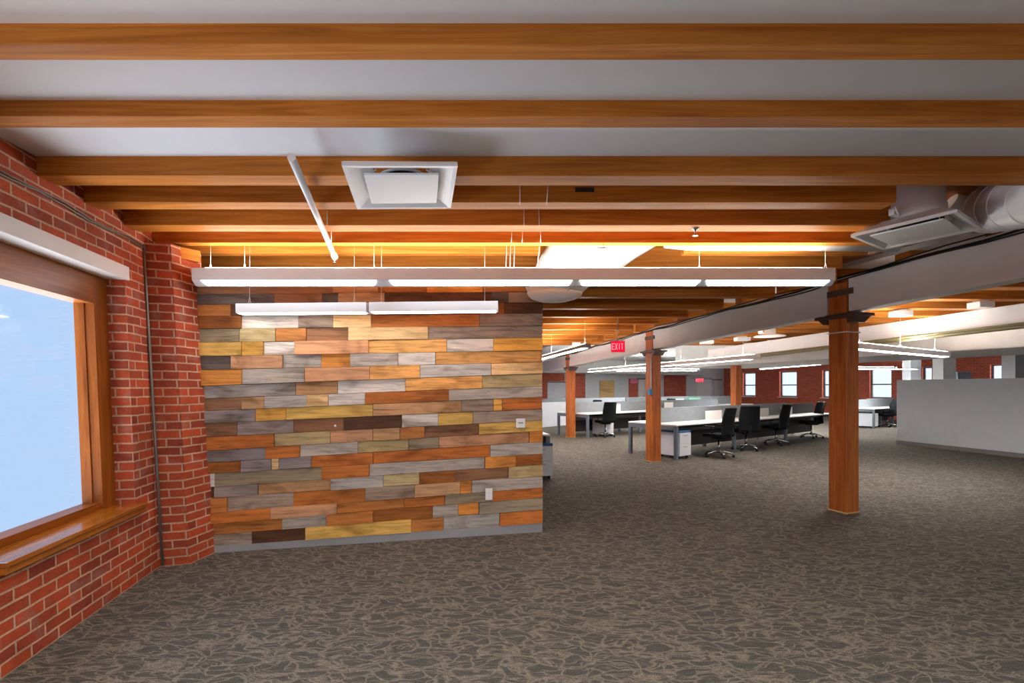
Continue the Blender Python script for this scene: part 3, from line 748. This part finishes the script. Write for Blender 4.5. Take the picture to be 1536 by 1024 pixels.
# big inclined duct
zd = 4.6
RINGS = [(352,828,1014),(368,820,985),(386,810,955),(404,801,929),(420,793,900),(431,788,882),(440,792,872)]
cen = [P((l+r)/2, y, zd) for y, l, r in RINGS]; rad = [(r-l)/2*zd/F for y, l, r in RINGS]
e = empty('large_duct', cen[0], 'big white round duct sloping down behind the long light', 'duct')
def loft(mb, cs, rs, n=44, sq=.6):
    R_ = [[c+Vector((math.cos(2*math.pi*k/n)*r, math.sin(2*math.pi*k/n)*r*sq, 0)) for k in range(n)] for c, r in zip(cs, rs)]
    mb.smooth = True
    for a_, b2 in zip(R_[:-1], R_[1:]):
        for k in range(n):
            j_ = (k+1) % n; mb.face([a_[k], a_[j_], b2[j_], b2[k]])
    mb.smooth = False; mb.face(R_[0]); mb.face(R_[-1][::-1])
L = [c-cen[0] for c in cen]
m = MB(); loft(m, L, rad); m.build('duct_body', M['metal_white'], e)
m = MB(); c = L[-1]; r = rad[-1]
loft(m, [c+Vector((0,0,.012)), c, c+Vector((-.0,0,-.02)), c+Vector((-.01,0,-.055)), c+Vector((-.02,0,-.08)), c+Vector((-.03,0,-.092))], [r*1.03, r*1.04, r*1.0, r*.82, r*.5, r*.1]); m.build('end_cap', M['metal_white'], e)
m = MB(); m.tube([c+Vector((r*.42, -r*.6*.92, 0)) for c, r in zip(L, rad)], .010, 6); m.build('seam', M['galv'], e)
# slim horizontal duct between joists
m = MB(); m.tube([P(1000,356,4.285), P(1040,360,4.285), P(1200,360,4.285), P(1345,362,4.285)], .095, 24)
tag(m.build('round_duct', M['metal_white']), 'slim horizontal round duct between two joists, above the long light', 'duct')
# sprinkler pipe + head
pa = P(437,238,2.47); pb = P(502,382,4.33)
pa.z = pb.z = h+1.222
e = empty('sprinkler_pipe', pa, 'straight white pipe under the joists running toward the plank wall', 'pipe')
m = MB(); m.tube([Vector((0,0,0)), pb-pa], .021, 16); m.build('pipe', M['metal_white'], e)
dv = (pb-pa).normalized()
m = MB(); m.tube([pb-pa-dv*.04, pb-pa+dv*.03], .030, 16); m.build('end_fitting', M['metal_white'], e)
m = MB(); m.tube([pb-pa, pb-pa-UP*.05], .01, 8); m.lathe(pb-pa-UP*.065, [(.004,0),(.02,.004),(.02,.007),(.006,.012)], 12); m.build('sprinkler_head', M['chrome'], e)
for k in (.35, .75):
    m = MB(); c = (pb-pa)*k; m.tube([c+UP*.02, c+UP*(HB-1.222)], .006, 6); m.build('hanger', M['galv'], e)
# small sprinkler head under joist
c = P(1043,322,3.71); c.z = h+HB
m = MB(); m.lathe(c-UP*.06, [(.02,0),(.022,.004),(.008,.008),(.008,.045),(.025,.05),(.03,.06)], 14)
tag(m.build('fire_sprinkler', M['chrome']), 'small chrome sprinkler head under a joist, upper right of centre', 'sprinkler')
c = P(905,343,4.1); c.z = h+HB
m = MB(); m.tube([c, c-UP*.03, c+Vector((.04,0,-.035)), c+Vector((-.06,0,-.04))], .004, 6)
tag(m.build('hook', M['black']), 'small dark hook under a joist above the big round duct', 'hook')
c = P(877,283,3.19); m = MB(); m.box((c.x, 3.187, h+HB+.085), (.13,.006,.03)); 
tag(m.build('joist_plate', M['dark']), 'small dark rectangular plate on the face of the fourth joist', 'plate')
# hanger wires dropping between joists
wr = [((780,278,3.17),(780,306,3.17)), ((822,278,3.17),(820,306,3.17)), ((786,314,3.62),(786,338,3.62)), ((808,314,3.62),(809,338,3.62)), ((768,347,4.06),(767,364,4.06)), ((784,347,4.06),(783,364,4.06)), ((811,347,4.06),(811,364,4.06)),
      ((760,368,4.38),(759,402,4.38)), ((766,368,4.38),(765,402,4.38)), ((772,368,4.38),(771,402,4.38)), ((810,366,4.30),(806,398,4.36)), ((491,316,3.62),(491,337,3.62)), ((497,346,4.06),(497,364,4.06))]
for a, b in wr:
    m = MB(); m.tube([P(*a), P(*b)], .0035, 6)
    tag(m.build('hanger_wire', M['cable_white']), 'one of the thin pale hanger wires dropping down between the joists', 'wire', 'thin hanger wires')
# exit sign
def exit_sign(px, py, z, wid, hei, label, rod_to, letters=True):
    c = P(px, py, z); e = empty('exit_sign', c, label, 'sign')
    rz = math.atan2(-c.x, c.y)*.5; e.rotation_euler = (0,0,rz)
    m = MB(); m.box((0,.02,0), (wid,.04,hei)); m.build('housing', M['metal_white'], e, bevel=.003)
    m = MB(); m.box((0,-.0015,0), (wid*.94,.003,hei*.93)); m.build('face', M['exit_red'], e)
    sw = .012*wid/.24; H_ = hei*.56; m = MB(); y = -.004
    def st(x0, z0, x1, z1): m.bar((x0,y,z0), (x1,y,z1), sw, .002, (0,1,0)) if False else m.prism((x0,y,z0), (x1,y,z1), [(-sw/2,-.001),(sw/2,-.001),(sw/2,.001),(-sw/2,.001)], (0,1,0))
    lw = wid*.15; xs = [-wid*.33, -wid*.12, wid*.09, wid*.29]; q = H_/2
    x = xs[0]; st(x-lw/2,-q,x-lw/2,q); [st(x-lw/2,k*(q-sw/2),x+lw/2,k*(q-sw/2)) for k in (-1,0,1)]
    x = xs[1]; st(x-lw/2,-q,x+lw/2,q); st(x+lw/2,-q,x-lw/2,q)
    x = xs[2]; st(x,-q,x,q)
    x = xs[3]; st(x,-q,x,q); st(x-lw/2,q-sw/2,x+lw/2,q-sw/2)
    m.build('lettering', M['exit_letter'], e)
    if rod_to:
        m = MB(); m.tube([Vector((0,.02,hei/2)), Vector((0,.02,rod_to-c.z))], .008, 8); m.lathe((0,.02,hei/2), [(.03,0),(.028,.03),(.012,.045)], 14); m.build('hanging_rod', M['metal_white'], e)
    return e
exit_sign(927, 519.5, 8.35, .25, .205, 'red exit sign hanging on a rod in front of the girder', h+HB)
# ================================================================= BEAM 2, PIPE, BULKHEAD (second bay)
q0 = Vector((7.9, 3.2, 0)); q1 = Vector((5.05, 16.5, 0))
X2 = lambda y: 7.05-.195*(y-6.43)
def beam(name, label, ya, yb, xf, zb, zt, wid, mat, cat='beam', z1b=None, z1t=None):
    z1b = zb if z1b is None else z1b; z1t = zt if z1t is None else z1t
    mb = MB(); p = Vector((xf(ya), ya, 0)); q = Vector((xf(yb), yb, 0)); r = Vector((wid,0,0))
    mb.hexa([p+UP*zb, p+r+UP*zb, q+r+UP*z1b, q+UP*z1b], [p+UP*zt, p+r+UP*zt, q+r+UP*z1t, q+UP*z1t])
    return tag(mb.build(name, mat, bevel=.01), label, cat)
beam('girder', 'second light grey beam beyond the nearest post, seen below the shallow joists', 2.5, 13.5, X2, h+.93, h+1.2, .28, M['paint_grey'], z1b=h+.82, z1t=h+1.12)
m = MB(); m.tube([Vector((X2(y)-.03, y, h+.90-.012*(y-2.5))) for y in (2.5, 5, 8, 11, 13.5)], .035, 12); m.tube([Vector((X2(y)-.12, y, h+.925-.012*(y-2.5))) for y in (2.5, 5, 8, 11, 13.5)], .018, 8)
tag(m.build('pipe', M['pipe']), 'olive pipe running along the lower edge of the second beam', 'pipe')
XB = lambda y: 8.7-.333*(y-7.9)
mb = MB(); pp = [Vector((XB(5.0),5.0,0)), Vector((XB(5.0)+2.6,5.0,0)), Vector((XB(16.6)+2.6,16.6,0)), Vector((XB(16.6),16.6,0))]
mb.hexa([v+UP*(h+.70) for v in pp], [v+UP*(h+1.495) for v in pp])
struct(mb.build('ceiling_bulkhead', M['paint_white'], bevel=.02))
# diffusers and junk under bay 2 ceiling
m = MB(); m.lathe((5.3, 9.6, h+1.06), [(.30,0),(.28,.02),(.1,.06),(.09,.32)], 24); tag(m.build('round_vent', M['metal_white']), 'round white ceiling vent in the bay beyond the girder', 'air vent')
for q, (a, b, z, dx) in enumerate(((1165,470,9.5,.5),(1120,500,11.2,.6),(1060,507,12.2,.55),(1345,447,7.6,.45),(1445,430,7.0,.4))):
    c = P(a, b, z); c.z = h+1.2; zz_ = 4.4+.78*round((c.y-4.4)/.78); c.y = zz_
    m = MB(); m.box(c, (dx*.55,.2,.09)); m.box(c+UP*.055, (dx*.3,.14,.04))
    tag(m.build('junction_box', M['galv'], bevel=.01), ['metal box under the joists beyond the girder, just left of the nearest post', 'second metal box left of the nearest post, under the far joists', 'farthest metal box under the joists beyond the girder', 'metal box in the joist gap just right of the nearest post', 'metal box in the joist gap toward the right edge'][q], 'box', 'metal boxes between the joists')
for q, xo in enumerate((.55, 1.6)):
    m = MB(); m.tube([Vector((GX(y)+xo, y, h+1.235)) for y in (3.2, 5.7, 9.6, 12.5)], .022, 8)
    tag(m.build('pipe', M['post']), ['rust brown pipe under the shallow joists, nearest the girder', 'rust brown pipe under the shallow joists, nearest the second beam'][q], 'pipe', 'pipes under the shallow joists')
# far post on the second row
PF = Vector(((1104-CX)/F*14.3, 14.3, 0))
post(PF, .56, .695, 'square timber post standing behind the long desk row', math.radians(21), gdir, 0)
# ================================================================= WHITE PARTITION RIGHT
ra = FL(1345, 665.5); rb = FL(1536, 687); rd = (rb-ra).normalized(); rn = Vector((-rd.y, rd.x, 0))
if rn.x < 0: rn = -rn
LP = 7.5
mb = MB((rd, rn, UP), ra)
qq = lambda s, k, z: ra+rd*s+rn*k+UP*z
mb.hexa([qq(0,0,.1), qq(LP,0,.1), qq(LP,.14,.1), qq(0,.14,.1)], [qq(0,0,1.72), qq(LP,0,1.72), qq(LP,.14,1.72), qq(0,.14,1.72)])
e = empty('half_height_partition', ra, 'white half-height partition wall standing on the carpet at the right edge', 'partition')
o = mb.build('panel', M['wall_paint'], bevel=.004); o.parent = e; o.matrix_parent_inverse = Matrix.Translation(-ra)
mb = MB((rd, rn, UP), ra); mb.hexa([qq(-.01,-.012,0), qq(LP,-.012,0), qq(LP,.15,0), qq(-.01,.15,0)], [qq(-.01,-.012,.1), qq(LP,-.012,.1), qq(LP,.15,.1), qq(-.01,.15,.1)])
o = mb.build('baseboard', M['base_dark']); o.parent = e; o.matrix_parent_inverse = Matrix.Translation(-ra)
# ================================================================= WINDOW WALL (far right) AND FAR WALL
wb = Vector((.465, -.885, 0)).normalized(); wno = Vector((-wb.y, wb.x, 0))   # outward
W0 = Vector((13.8, 30.4, 0))
def hit(px, p0, d):
    k = (px-CX)/F
    return (k*p0.y-p0.x)/(d.x-k*d.y)
wins = [(1114,1133),(1169,1195),(1233,1264),(1304,1337),(1383,1398),(1485,1521)]
wz = (1.0, 2.47)
opn = [(hit(a, W0, wb), hit(b, W0, wb), wz[0], wz[1]) for a, b in wins]
smax = opn[-1][1]
extra = []
s = smax+1.2
while s < 37:
    extra.append((s, s+1.4, wz[0], wz[1])); s += 2.7
wall_open('wall_right', W0, wb, 40.5, 0, 3.1, wno, .35, opn+extra, M['brick_far'])
n = 4
for (a, b, za, zb) in opn+extra:
    root = bpy.data.objects.new('window_%d' % n, None); C.objects.link(root); struct(root)
    q = lambda s, k, z: W0+wb*s+wno*k+UP*z
    R_ = Matrix((wb, wno, UP)).transposed()
    fr = MB((wb, wno, UP)); t = .07
    mid = (za+zb)/2-.05
    for x0_, x1_, y0_, y1_ in ((a, a+t, za, zb), (b-t, b, za, zb), (a+t, b-t, za, za+t), (a+t, b-t, zb-t, zb), (a+t, b-t, mid-.03, mid+.03)):
        fr.box(q((x0_+x1_)/2, .2, (y0_+y1_)/2), (x1_-x0_, .07, y1_-y0_), R_)
    fr.build('frame', M['box_blue'] if False else M['desk_leg'], root)
    g = MB(); g.box(q((a+b)/2, .2, (za+zb)/2), (b-a-t, .008, zb-za-t), R_); g.build('pane', M['glass'], root)
    sl = MB(); sl.box(q((a+b)/2, -.03, za-.02), (b-a+.1, .2, .04), R_); sl.build('window_stool', M['paint_white'], root)
    portal(q((a+b)/2, .36, (za+zb)/2), -wno, b-a, zb-za)
    n += 1
# far wall
fd = Vector((-.885, -.465, 0)).normalized(); fno = Vector((fd.y, -fd.x, 0))  # outward = away from camera
if fno.y < 0: fno = -fno
mb = MB((fd, fno, UP), W0); qf = lambda s, k, z: W0+fd*s+fno*k+UP*z
def fbox(name, mat, pxa, pxb, za, zb, k0, k1, parent=None):
    sa = hit(pxa, W0, fd); sb = hit(pxb, W0, fd)
    if sa > sb: sa, sb = sb, sa
    m = MB((fd, fno, UP), W0)
    m.hexa([qf(sa,k0,za), qf(sb,k0,za), qf(sb,k1,za), qf(sa,k1,za)], [qf(sa,k0,zb), qf(sb,k0,zb), qf(sb,k1,zb), qf(sa,k1,zb)])
    return m.build(name, mat, parent)
m = MB((fd, fno, UP), W0); m.hexa([qf(-.3,0,0), qf(27,0,0), qf(27,.2,0), qf(-.3,.2,0)], [qf(-.3,0,3.1), qf(27,0,3.1), qf(27,.2,3.1), qf(-.3,.2,3.1)])
struct(m.build('wall_far', M['wall_paint']))
# soffit along the far wall
sm_ = MB((fd, fno, UP), W0); sm_.hexa([qf(3,-1.0,h+.78), qf(27,-1.0,h+.78), qf(27,-.0,h+.78), qf(3,-.0,h+.78)], [qf(3,-1.0,h+1.49), qf(27,-1.0,h+1.49), qf(27,0,h+1.49), qf(3,0,h+1.49)])
struct(sm_.build('ceiling_bulkhead', M['paint_white']))
struct(fbox('wall_far_brick', M['brick_far'], 798, 846, 0, h+.77, -.06, 0))
struct(fbox('wall_far_brick', M['brick_far'], 862, 877, 0, h+.77, -.06, 0))
struct(fbox('wall_far_brick', M['brick_far'], 996, 1028, 0, h+.77, -.06, 0))
struct(fbox('wall_far_brick', M['brick_far'], 1086, 1097, 0, h+.9, -.06, 0))
struct(fbox('wall_far_brick', M['brick_far'], 943, 956, 0, h+.55, -.05, 0))
tag(fbox('pink_notice', M['pink'], 944.6, 955, h+.27, h+.54, -.065, -.055), 'small pink sheet of paper on the far wall', 'paper')
tag(fbox('plywood_board', M['plywood'], 899, 921, h-.75, h+.43, -.035, -.005), 'upright plywood board fixed to the far wall', 'board')
for k, (a, b, za, zb, mt) in enumerate(((820, 847, 0, h+.28, 'wall_paint'), (957, 966, 0, h+.5, 'laminate'), (1043, 1066, 0, h+.55, 'paint_white'), (1070, 1081, 0, h+.5, 'wall_paint'))):
    root = bpy.data.objects.new('door_%d' % (k+1), None); C.objects.link(root); struct(root)
    fbox('leaf', M[mt], a, b, za, zb, -.09 if k == 0 else -.05, -.01, root)
    fbox('door_frame', M['desk_leg'] if k else M['base_dark'], a-1.2, b+1.2, zb, zb+.08, -.1 if k == 0 else -.06, 0, root)
    fbox('handle', M['chrome'], b-2.2, b-1.2, 1.0, 1.06, -.15 if k == 0 else -.1, -.06, root)
e = exit_sign(1049.5, 570, 26.2, .45, .22, 'distant red exit sign above the far glass door', None)
# low white half wall behind post 1
ha = FL(806, 641.5); hb2 = FL(849, 637.5); hd = (hb2-ha).normalized(); hn = Vector((-hd.y, hd.x, 0))
e = empty('half_height_partition', ha, 'low white half wall between the plank wall and the farthest post', 'partition')
m = MB(); q = lambda s, k, z: hd*s+hn*k+UP*z
Lh = (hb2-ha).length
m.hexa([q(-1.0,0,0), q(Lh,0,0), q(Lh,.12,0), q(-1.0,.12,0)], [q(-1.0,0,.95), q(Lh,0,.95), q(Lh,.12,.95), q(-1.0,.12,.95)]); m.build('panel', M['wall_paint'], e, bevel=.004)
# distant white column and grey panel seen over the partition
def slab(name, px0, px1, z, wy, za, zb, mat, label, cat):
    a = P(px0, 0, z).x; b = P(px1, 0, z).x
    m = MB(); m.box(((a+b)/2, z+wy/2, (za+zb)/2), (b-a, wy, zb-za)); return tag(m.build(name, mat, bevel=.006), label, cat)
slab('column', 1415, 1434, 15.5, .4, 0, h+1.38, M['paint_white'], 'white square column rising behind the right-hand partition', 'column')
slab('door_panel', 1437, 1457, 17.0, .1, 0, h+.6, M['desk_leg'], 'grey panel standing right of the white column, behind the partition', 'panel')
slab('column', 1366, 1382, 18.5, .4, 0, h+1.38, M['wall_paint'], 'pale slim column above the left end of the right-hand partition', 'column')
slab('column', 1523, 1560, 14.0, .4, 0, h+1.38, M['wall_paint'], 'broad grey column at the right edge, behind the partition', 'column')
# closing walls never seen
mb = MB(); 
wall_open('wall_rear', Vector((-1.0, -5.0, 0)), Vector((1,0,0)), 34, 0, 3.1, Vector((0,-1,0)), .3, [(1.2+3.0*k, 3.4+3.0*k, .7, 2.6) for k in (0, 3)], M['paint_white'])
for k in (0, 3): portal(Vector((-1+2.3+3.0*k, -5.32, 1.65)), (0,1,0), 2.2, 1.9)
for k in (0, 3):
    root = bpy.data.objects.new('window_%d' % n, None); C.objects.link(root); struct(root); n += 1
    x = -1+2.3+3.0*k
    f = MB()
    for c_, s_ in (((x-1.06,-5.15,1.65),(.08,.1,1.9)), ((x+1.06,-5.15,1.65),(.08,.1,1.9)), ((x,-5.15,.74),(2.04,.1,.08)), ((x,-5.15,2.56),(2.04,.1,.08))): f.box(c_, s_)
    f.build('frame', M['frame_wood'], root)
    g = MB(); g.box((x,-5.15,1.65), (2.04,.008,1.74)); g.build('pane', M['glass'], root)
sw0 = Vector((-3.35, 4.55, 0))
m = MB(); d2 = Vector((-.2,.98,0)).normalized(); m.hexa([sw0, sw0+Vector((-.2,0,0)), sw0+d2*14+Vector((-.2,0,0)), sw0+d2*14], [v+UP*3.1 for v in (sw0, sw0+Vector((-.2,0,0)), sw0+d2*14+Vector((-.2,0,0)), sw0+d2*14)])
struct(m.build('wall_side', M['brick']))
# ================================================================= OFFICE FURNITURE
BA = math.radians(35)
av = Vector((math.cos(BA), math.sin(BA), 0)); bv = Vector((-math.sin(BA), math.cos(BA), 0))
def bench(o, L, D, label, panel_end=None, panel_h=1.06, dark=True, mids=(.33,.66), leg_mat='desk_leg', rz=BA, single=False):
    e = empty('bench_desk', o, label, 'desk', 'white bench desks', rz)
    T = .735
    tops = ((0, D/2-.02), (D/2+.02, D)) if not single else ((0, D),)
    for y0, y1 in tops:
        m = MB(); m.box((L/2, (y0+y1)/2, T-.015), (L, y1-y0, .03)); m.build('tabletop', M['laminate'], e, bevel=.006)
    for x in [.035, L-.035]+[L*k for k in mids]:
        end = x < .1 or x > L-.1
        for y in ((.04, D-.04) if end else (.25, D-.25)):
            m = MB(); m.box((x, y, (T-.03)/2), (.07, .07, T-.03)); m.build('leg', M[leg_mat], e, bevel=.004)
        m = MB(); m.box((x, D/2, T-.075), (.07, D-.15 if end else D-.57, .09)); m.build('end_rail', M[leg_mat], e)
    m = MB(); m.box((L/2, .12, T-.06), (L-.2, .04, .06)); m.box((L/2, D-.12, T-.06), (L-.2, .04, .06)); m.build('under_beam', M['black'], e)
    m = MB(); m.box((L/2, D/2+(.02 if not single else .25), .40), (L-.3, .02, .52)); m.build('modesty_shade_panel', M['panel_dark'], e)  # modesty panel coloured dark to stand in for shade under the desk
    pe_ = panel_end or L
    if not single:
        m = MB(); m.box((.06+(pe_-.06)/2, D/2, .78), (pe_-.06, .035, (panel_h-.5)*1.0)); m.build('divider_panel', M['panel_grey'], e, bevel=.006)
        if panel_end:
            m = MB(); m.box(((pe_+L)/2+.03, D/2, .88), (L-pe_-.1, .03, .3)); m.build('monitor_panel', M['panel_dark'], e)
    return e
L2 = FL(1015, 690)
bench(L2, 7.95, 1.3, 'long white bench desk with grey divider, behind the row of black chairs', 6.2)
r2 = FL(881.5, 657.5)
bench(r2, 8.0, 1.4, 'white bench desk behind the middle post, with a blue-grey end frame', None, 1.06)
r3 = r2+bv*4.1+av*1.5
bench(r3, 8.0, 1.4, 'rear white bench desk near the far wall, mostly hidden by other desks', None, 1.08)
r4 = L2+av*6.0+bv*6.0
bench(r4, 8.5, 1.4, 'rear white bench desk below the brick windows', None, 1.2)
r5 = FL(1312, 642.5)
bench(r5, 4.2, 1.4, 'white bench desk partly hidden behind the right-hand partition', None, 1.05)
# desk behind plank wall
r6 = FL(826, 717)
e = bench(r6-Vector((1.6,.35,0))*1.0+Vector((0,0,0)), 1.62, .8, 'white desk corner sticking out from behind the plank wall', None, 1.0, rz=math.atan2(wd.y, wd.x), single=True, mids=())
# pedestals
def pedestal(loc, rz, label, cush=True):
    e = empty('mobile_pedestal', loc, label, 'cabinet', 'white mobile pedestals', rz)
    m = MB(); m.box((0,0,.305), (.40,.52,.49)); m.build('body', M['pedestal'], e, bevel=.006)
    for z, hh in ((.43,.22), (.185,.25)):
        m = MB(); m.box((0,-.268,z if z > .3 else .19), (.385,.016,hh)); d = m.build('drawer', M['pedestal'], e, bevel=.003)
        m = MB(); m.box((0,-.279,z+hh*.28), (.13,.006,.012)); m.build('handle', M['base'], d)
    if cush:
        m = MB(); m.box((0,0,.575), (.41,.53,.05)); m.build('cushion', M['cushion'], e, bevel=.015)
    for x in (-.15,.15):
        for y in (-.2,.2):
            m = MB(); m.lathe((x-.012,y,.03), [(.03,0),(.03,.024)], 14, (1,0,0)); m.build('caster', M['black'], e)
    return e
pedestal(L2+av*.34+bv*.30, BA, 'white pedestal with a blue cushion under the near end of the long desk')
pedestal(L2+av*7.0+bv*.35, BA, 'white pedestal under the far end of the long desk', False) if False else None
pedestal(r5+av*-.0+bv*.33+av*.35, BA, 'white pedestal under the desk beside the right-hand partition', False)
pedestal(r2+av*1.0+bv*.35, BA, 'white pedestal under the desk behind the middle post', False)
pedestal(r6+Vector((-.22,.12,0)), math.atan2(wd.y, wd.x), 'white pedestal with a blue cushion peeking past the plank wall')
# white tabletop boards
def board(loc, rz, wid, hei, label, mat='laminate'):
    e = empty('tabletop_screen', loc, label, 'desk screen', 'white tabletop screens', rz)
    m = MB(); m.box((0,0,hei/2), (wid,.018,hei)); m.build('board', M[mat], e, bevel=.003)
    m = MB(); m.box((0,.06,.006), (wid*.5,.14,.012)); m.build('foot', M['galv'], e)
    return e
T = .736
for s_, wdt, lab in ((2.16,.68,'white tabletop screen left of the first black chair back'), (4.5,.62,'white tabletop screen between the two middle black chairs'), (5.85,.66,'white tabletop screen right of the third black chair')):
    board(L2+av*s_+bv*.50+UP*T, BA, wdt, .22, lab)
board(r2+av*1.75+bv*.52+UP*T, BA, .5, .24, 'white tabletop screen on the desk left of the middle post')
board(r2+av*4.6+bv*.55+UP*T, BA, .5, .25, 'white tabletop screen just right of the middle post')
board(r4+av*1.6+bv*.5+UP*T, BA, .8, .34, 'green tinted tabletop screen right of the far timber post', 'green_glass')
board(r4+av*4.4+bv*.5+UP*T, BA, .9, .34, 'green tinted tabletop screen left of the nearest post', 'green_glass')
board(r4+av*3.2+bv*.5+UP*T, BA, .8, .30, 'white tabletop screen below the second brick window')
# chairs
def make_chair(label):
    e = empty('office_chair', (0,0,0), label, 'chair', 'black office chairs')
    m = MB()
    for k in range(5):
        a = 2*math.pi*k/5+.3; d = Vector((math.cos(a), math.sin(a), 0))
        m.tube([d*.02+UP*.125, d*.12+UP*.12, d*.22+UP*.10, d*.295+UP*.075], [.026,.022,.018,.014], 8)
    m.lathe((0,0,.09), [(.035,0),(.045,.02),(.04,.06),(.03,.07)], 16)
    m.build('star_base', M['chrome'], e)
    for k in range(5):
        a = 2*math.pi*k/5+.3; d = Vector((math.cos(a), math.sin(a), 0)); t = Vector((-d.y, d.x, 0))
        m = MB(); m.lathe(d*.295+UP*.03-t*.026, [(.022,0),(.03,.004),(.03,.02),(.022,.024)], 14, t); m.lathe(d*.295+UP*.03+t*.002, [(.022,0),(.03,.004),(.03,.02),(.022,.024)], 14, t)
        m.tube([d*.295+UP*.03, d*.295+UP*.078], .008, 8); m.build('caster', M['black'], e)
    m = MB(); m.lathe((0,0,.15), [(.028,0),(.028,.12),(.02,.125),(.02,.26)], 16); m.build('gas_lift', M['chrome'], e)
    m = MB(); m.box((0,-.02,.415), (.2,.26,.045)); m.bar((0,-.12,.41), (0,-.27,.45), .07, .03); m.bar((0,-.265,.44), (0,-.275,.62), .06, .025); m.build('mechanism', M['black'], e, bevel=.006)
    def fs(u, v):
        x = (u-.5)*.49; y = -.23+v*.47
        k = (abs(u-.5)*2)**3; z = .475+.012*k - .04*max(0, v-.75)**1.5*4 - .0*k
        return Vector((x*(1-.10*max(0, v-.6)), y, z)), Vector((0,0,1))
    m = MB(); m.sheet(10, 10, fs, .065); m.build('seat', M['seat'], e, bevel=.012)
    def fb(u, v):
        z = .50+v*.57; wv = .46-.05*abs(v-.35)-.02*v
        x = (u-.5)*wv; cy = -.245-.085*max(0, v-.15)-.025*math.sin(v*math.pi)*-1
        y = cy - .055*(1-(abs(u-.5)*2)**2) + .03
        return Vector((x, y, z)), Vector((0,1,.12)).normalized()
    m = MB(); m.sheet(10, 12, fb, .03); b = m.build('backrest', M['mesh'], e, bevel=.008)
    m = MB()
    fr = [fb(0, v/10)[0] for v in range(11)]+[fb(u/8, 1)[0] for u in range(1, 9)]+[fb(1, 1-v/10)[0] for v in range(1, 11)]
    m.tube(fr, .017, 8); m.build('back_frame', M['black'], b)
    for s in (-1, 1):
        m = MB(); m.tube([(s*.17,.0,.43), (s*.265,-.01,.45), (s*.275,-.02,.56), (s*.272,.0,.655)], .015, 8)
        m.box((s*.268,.04,.672), (.075,.25,.028)); m.build('armrest', M['black'], e, bevel=.006)
    return e
spots = [((1078,685),125,'black mesh office chair at the long desk, nearest the middle post'),
         ((1119,675),82,'black mesh office chair with its wide back squarely to the camera'),
         ((1164,667),122,'black mesh office chair third along the long desk, right of the wide-backed one'),
         ((1217,656.5),176,'black mesh office chair turned sideways at the far end of the long desk'),
         ((908,655),112,'dark office chair at the desk left of the middle post'),
         ((1331,640),172,'dark office chair beside the left end of the right-hand partition')]
proto = None
for (px, py), deg, lab in spots:
    c = FL(px, py)
    if proto is None: o = make_chair(lab); proto = o
    else: o = copy_tree(proto); o['label'] = lab
    o.location = c; o.rotation_euler = (0, 0, math.radians(deg-90))
ex = [(r2+av*1.9+bv*1.75, -55, 'dark chair back rising behind the divider left of the middle post'), (r2+av*6.0+bv*1.7, -60, 'grey chair back rising above the dividers right of the middle post')]
for c, deg, lab in ex:
    o = copy_tree(proto); o['label'] = lab; o.location = c; o.rotation_euler = (0, 0, math.radians(deg+180-0))
# ================================================================= render look
sc.view_settings.view_transform = 'Standard'; sc.view_settings.look = 'None'; sc.view_settings.gamma = 1.0
sc.view_settings.use_curve_mapping = False
sc.view_settings.exposure = 2.25
sc.cycles.use_denoising = True
sc.cycles.max_bounces = 10; sc.cycles.diffuse_bounces = 6; sc.cycles.transparent_max_bounces = 12
sc.cycles.sample_clamp_indirect = 6.0
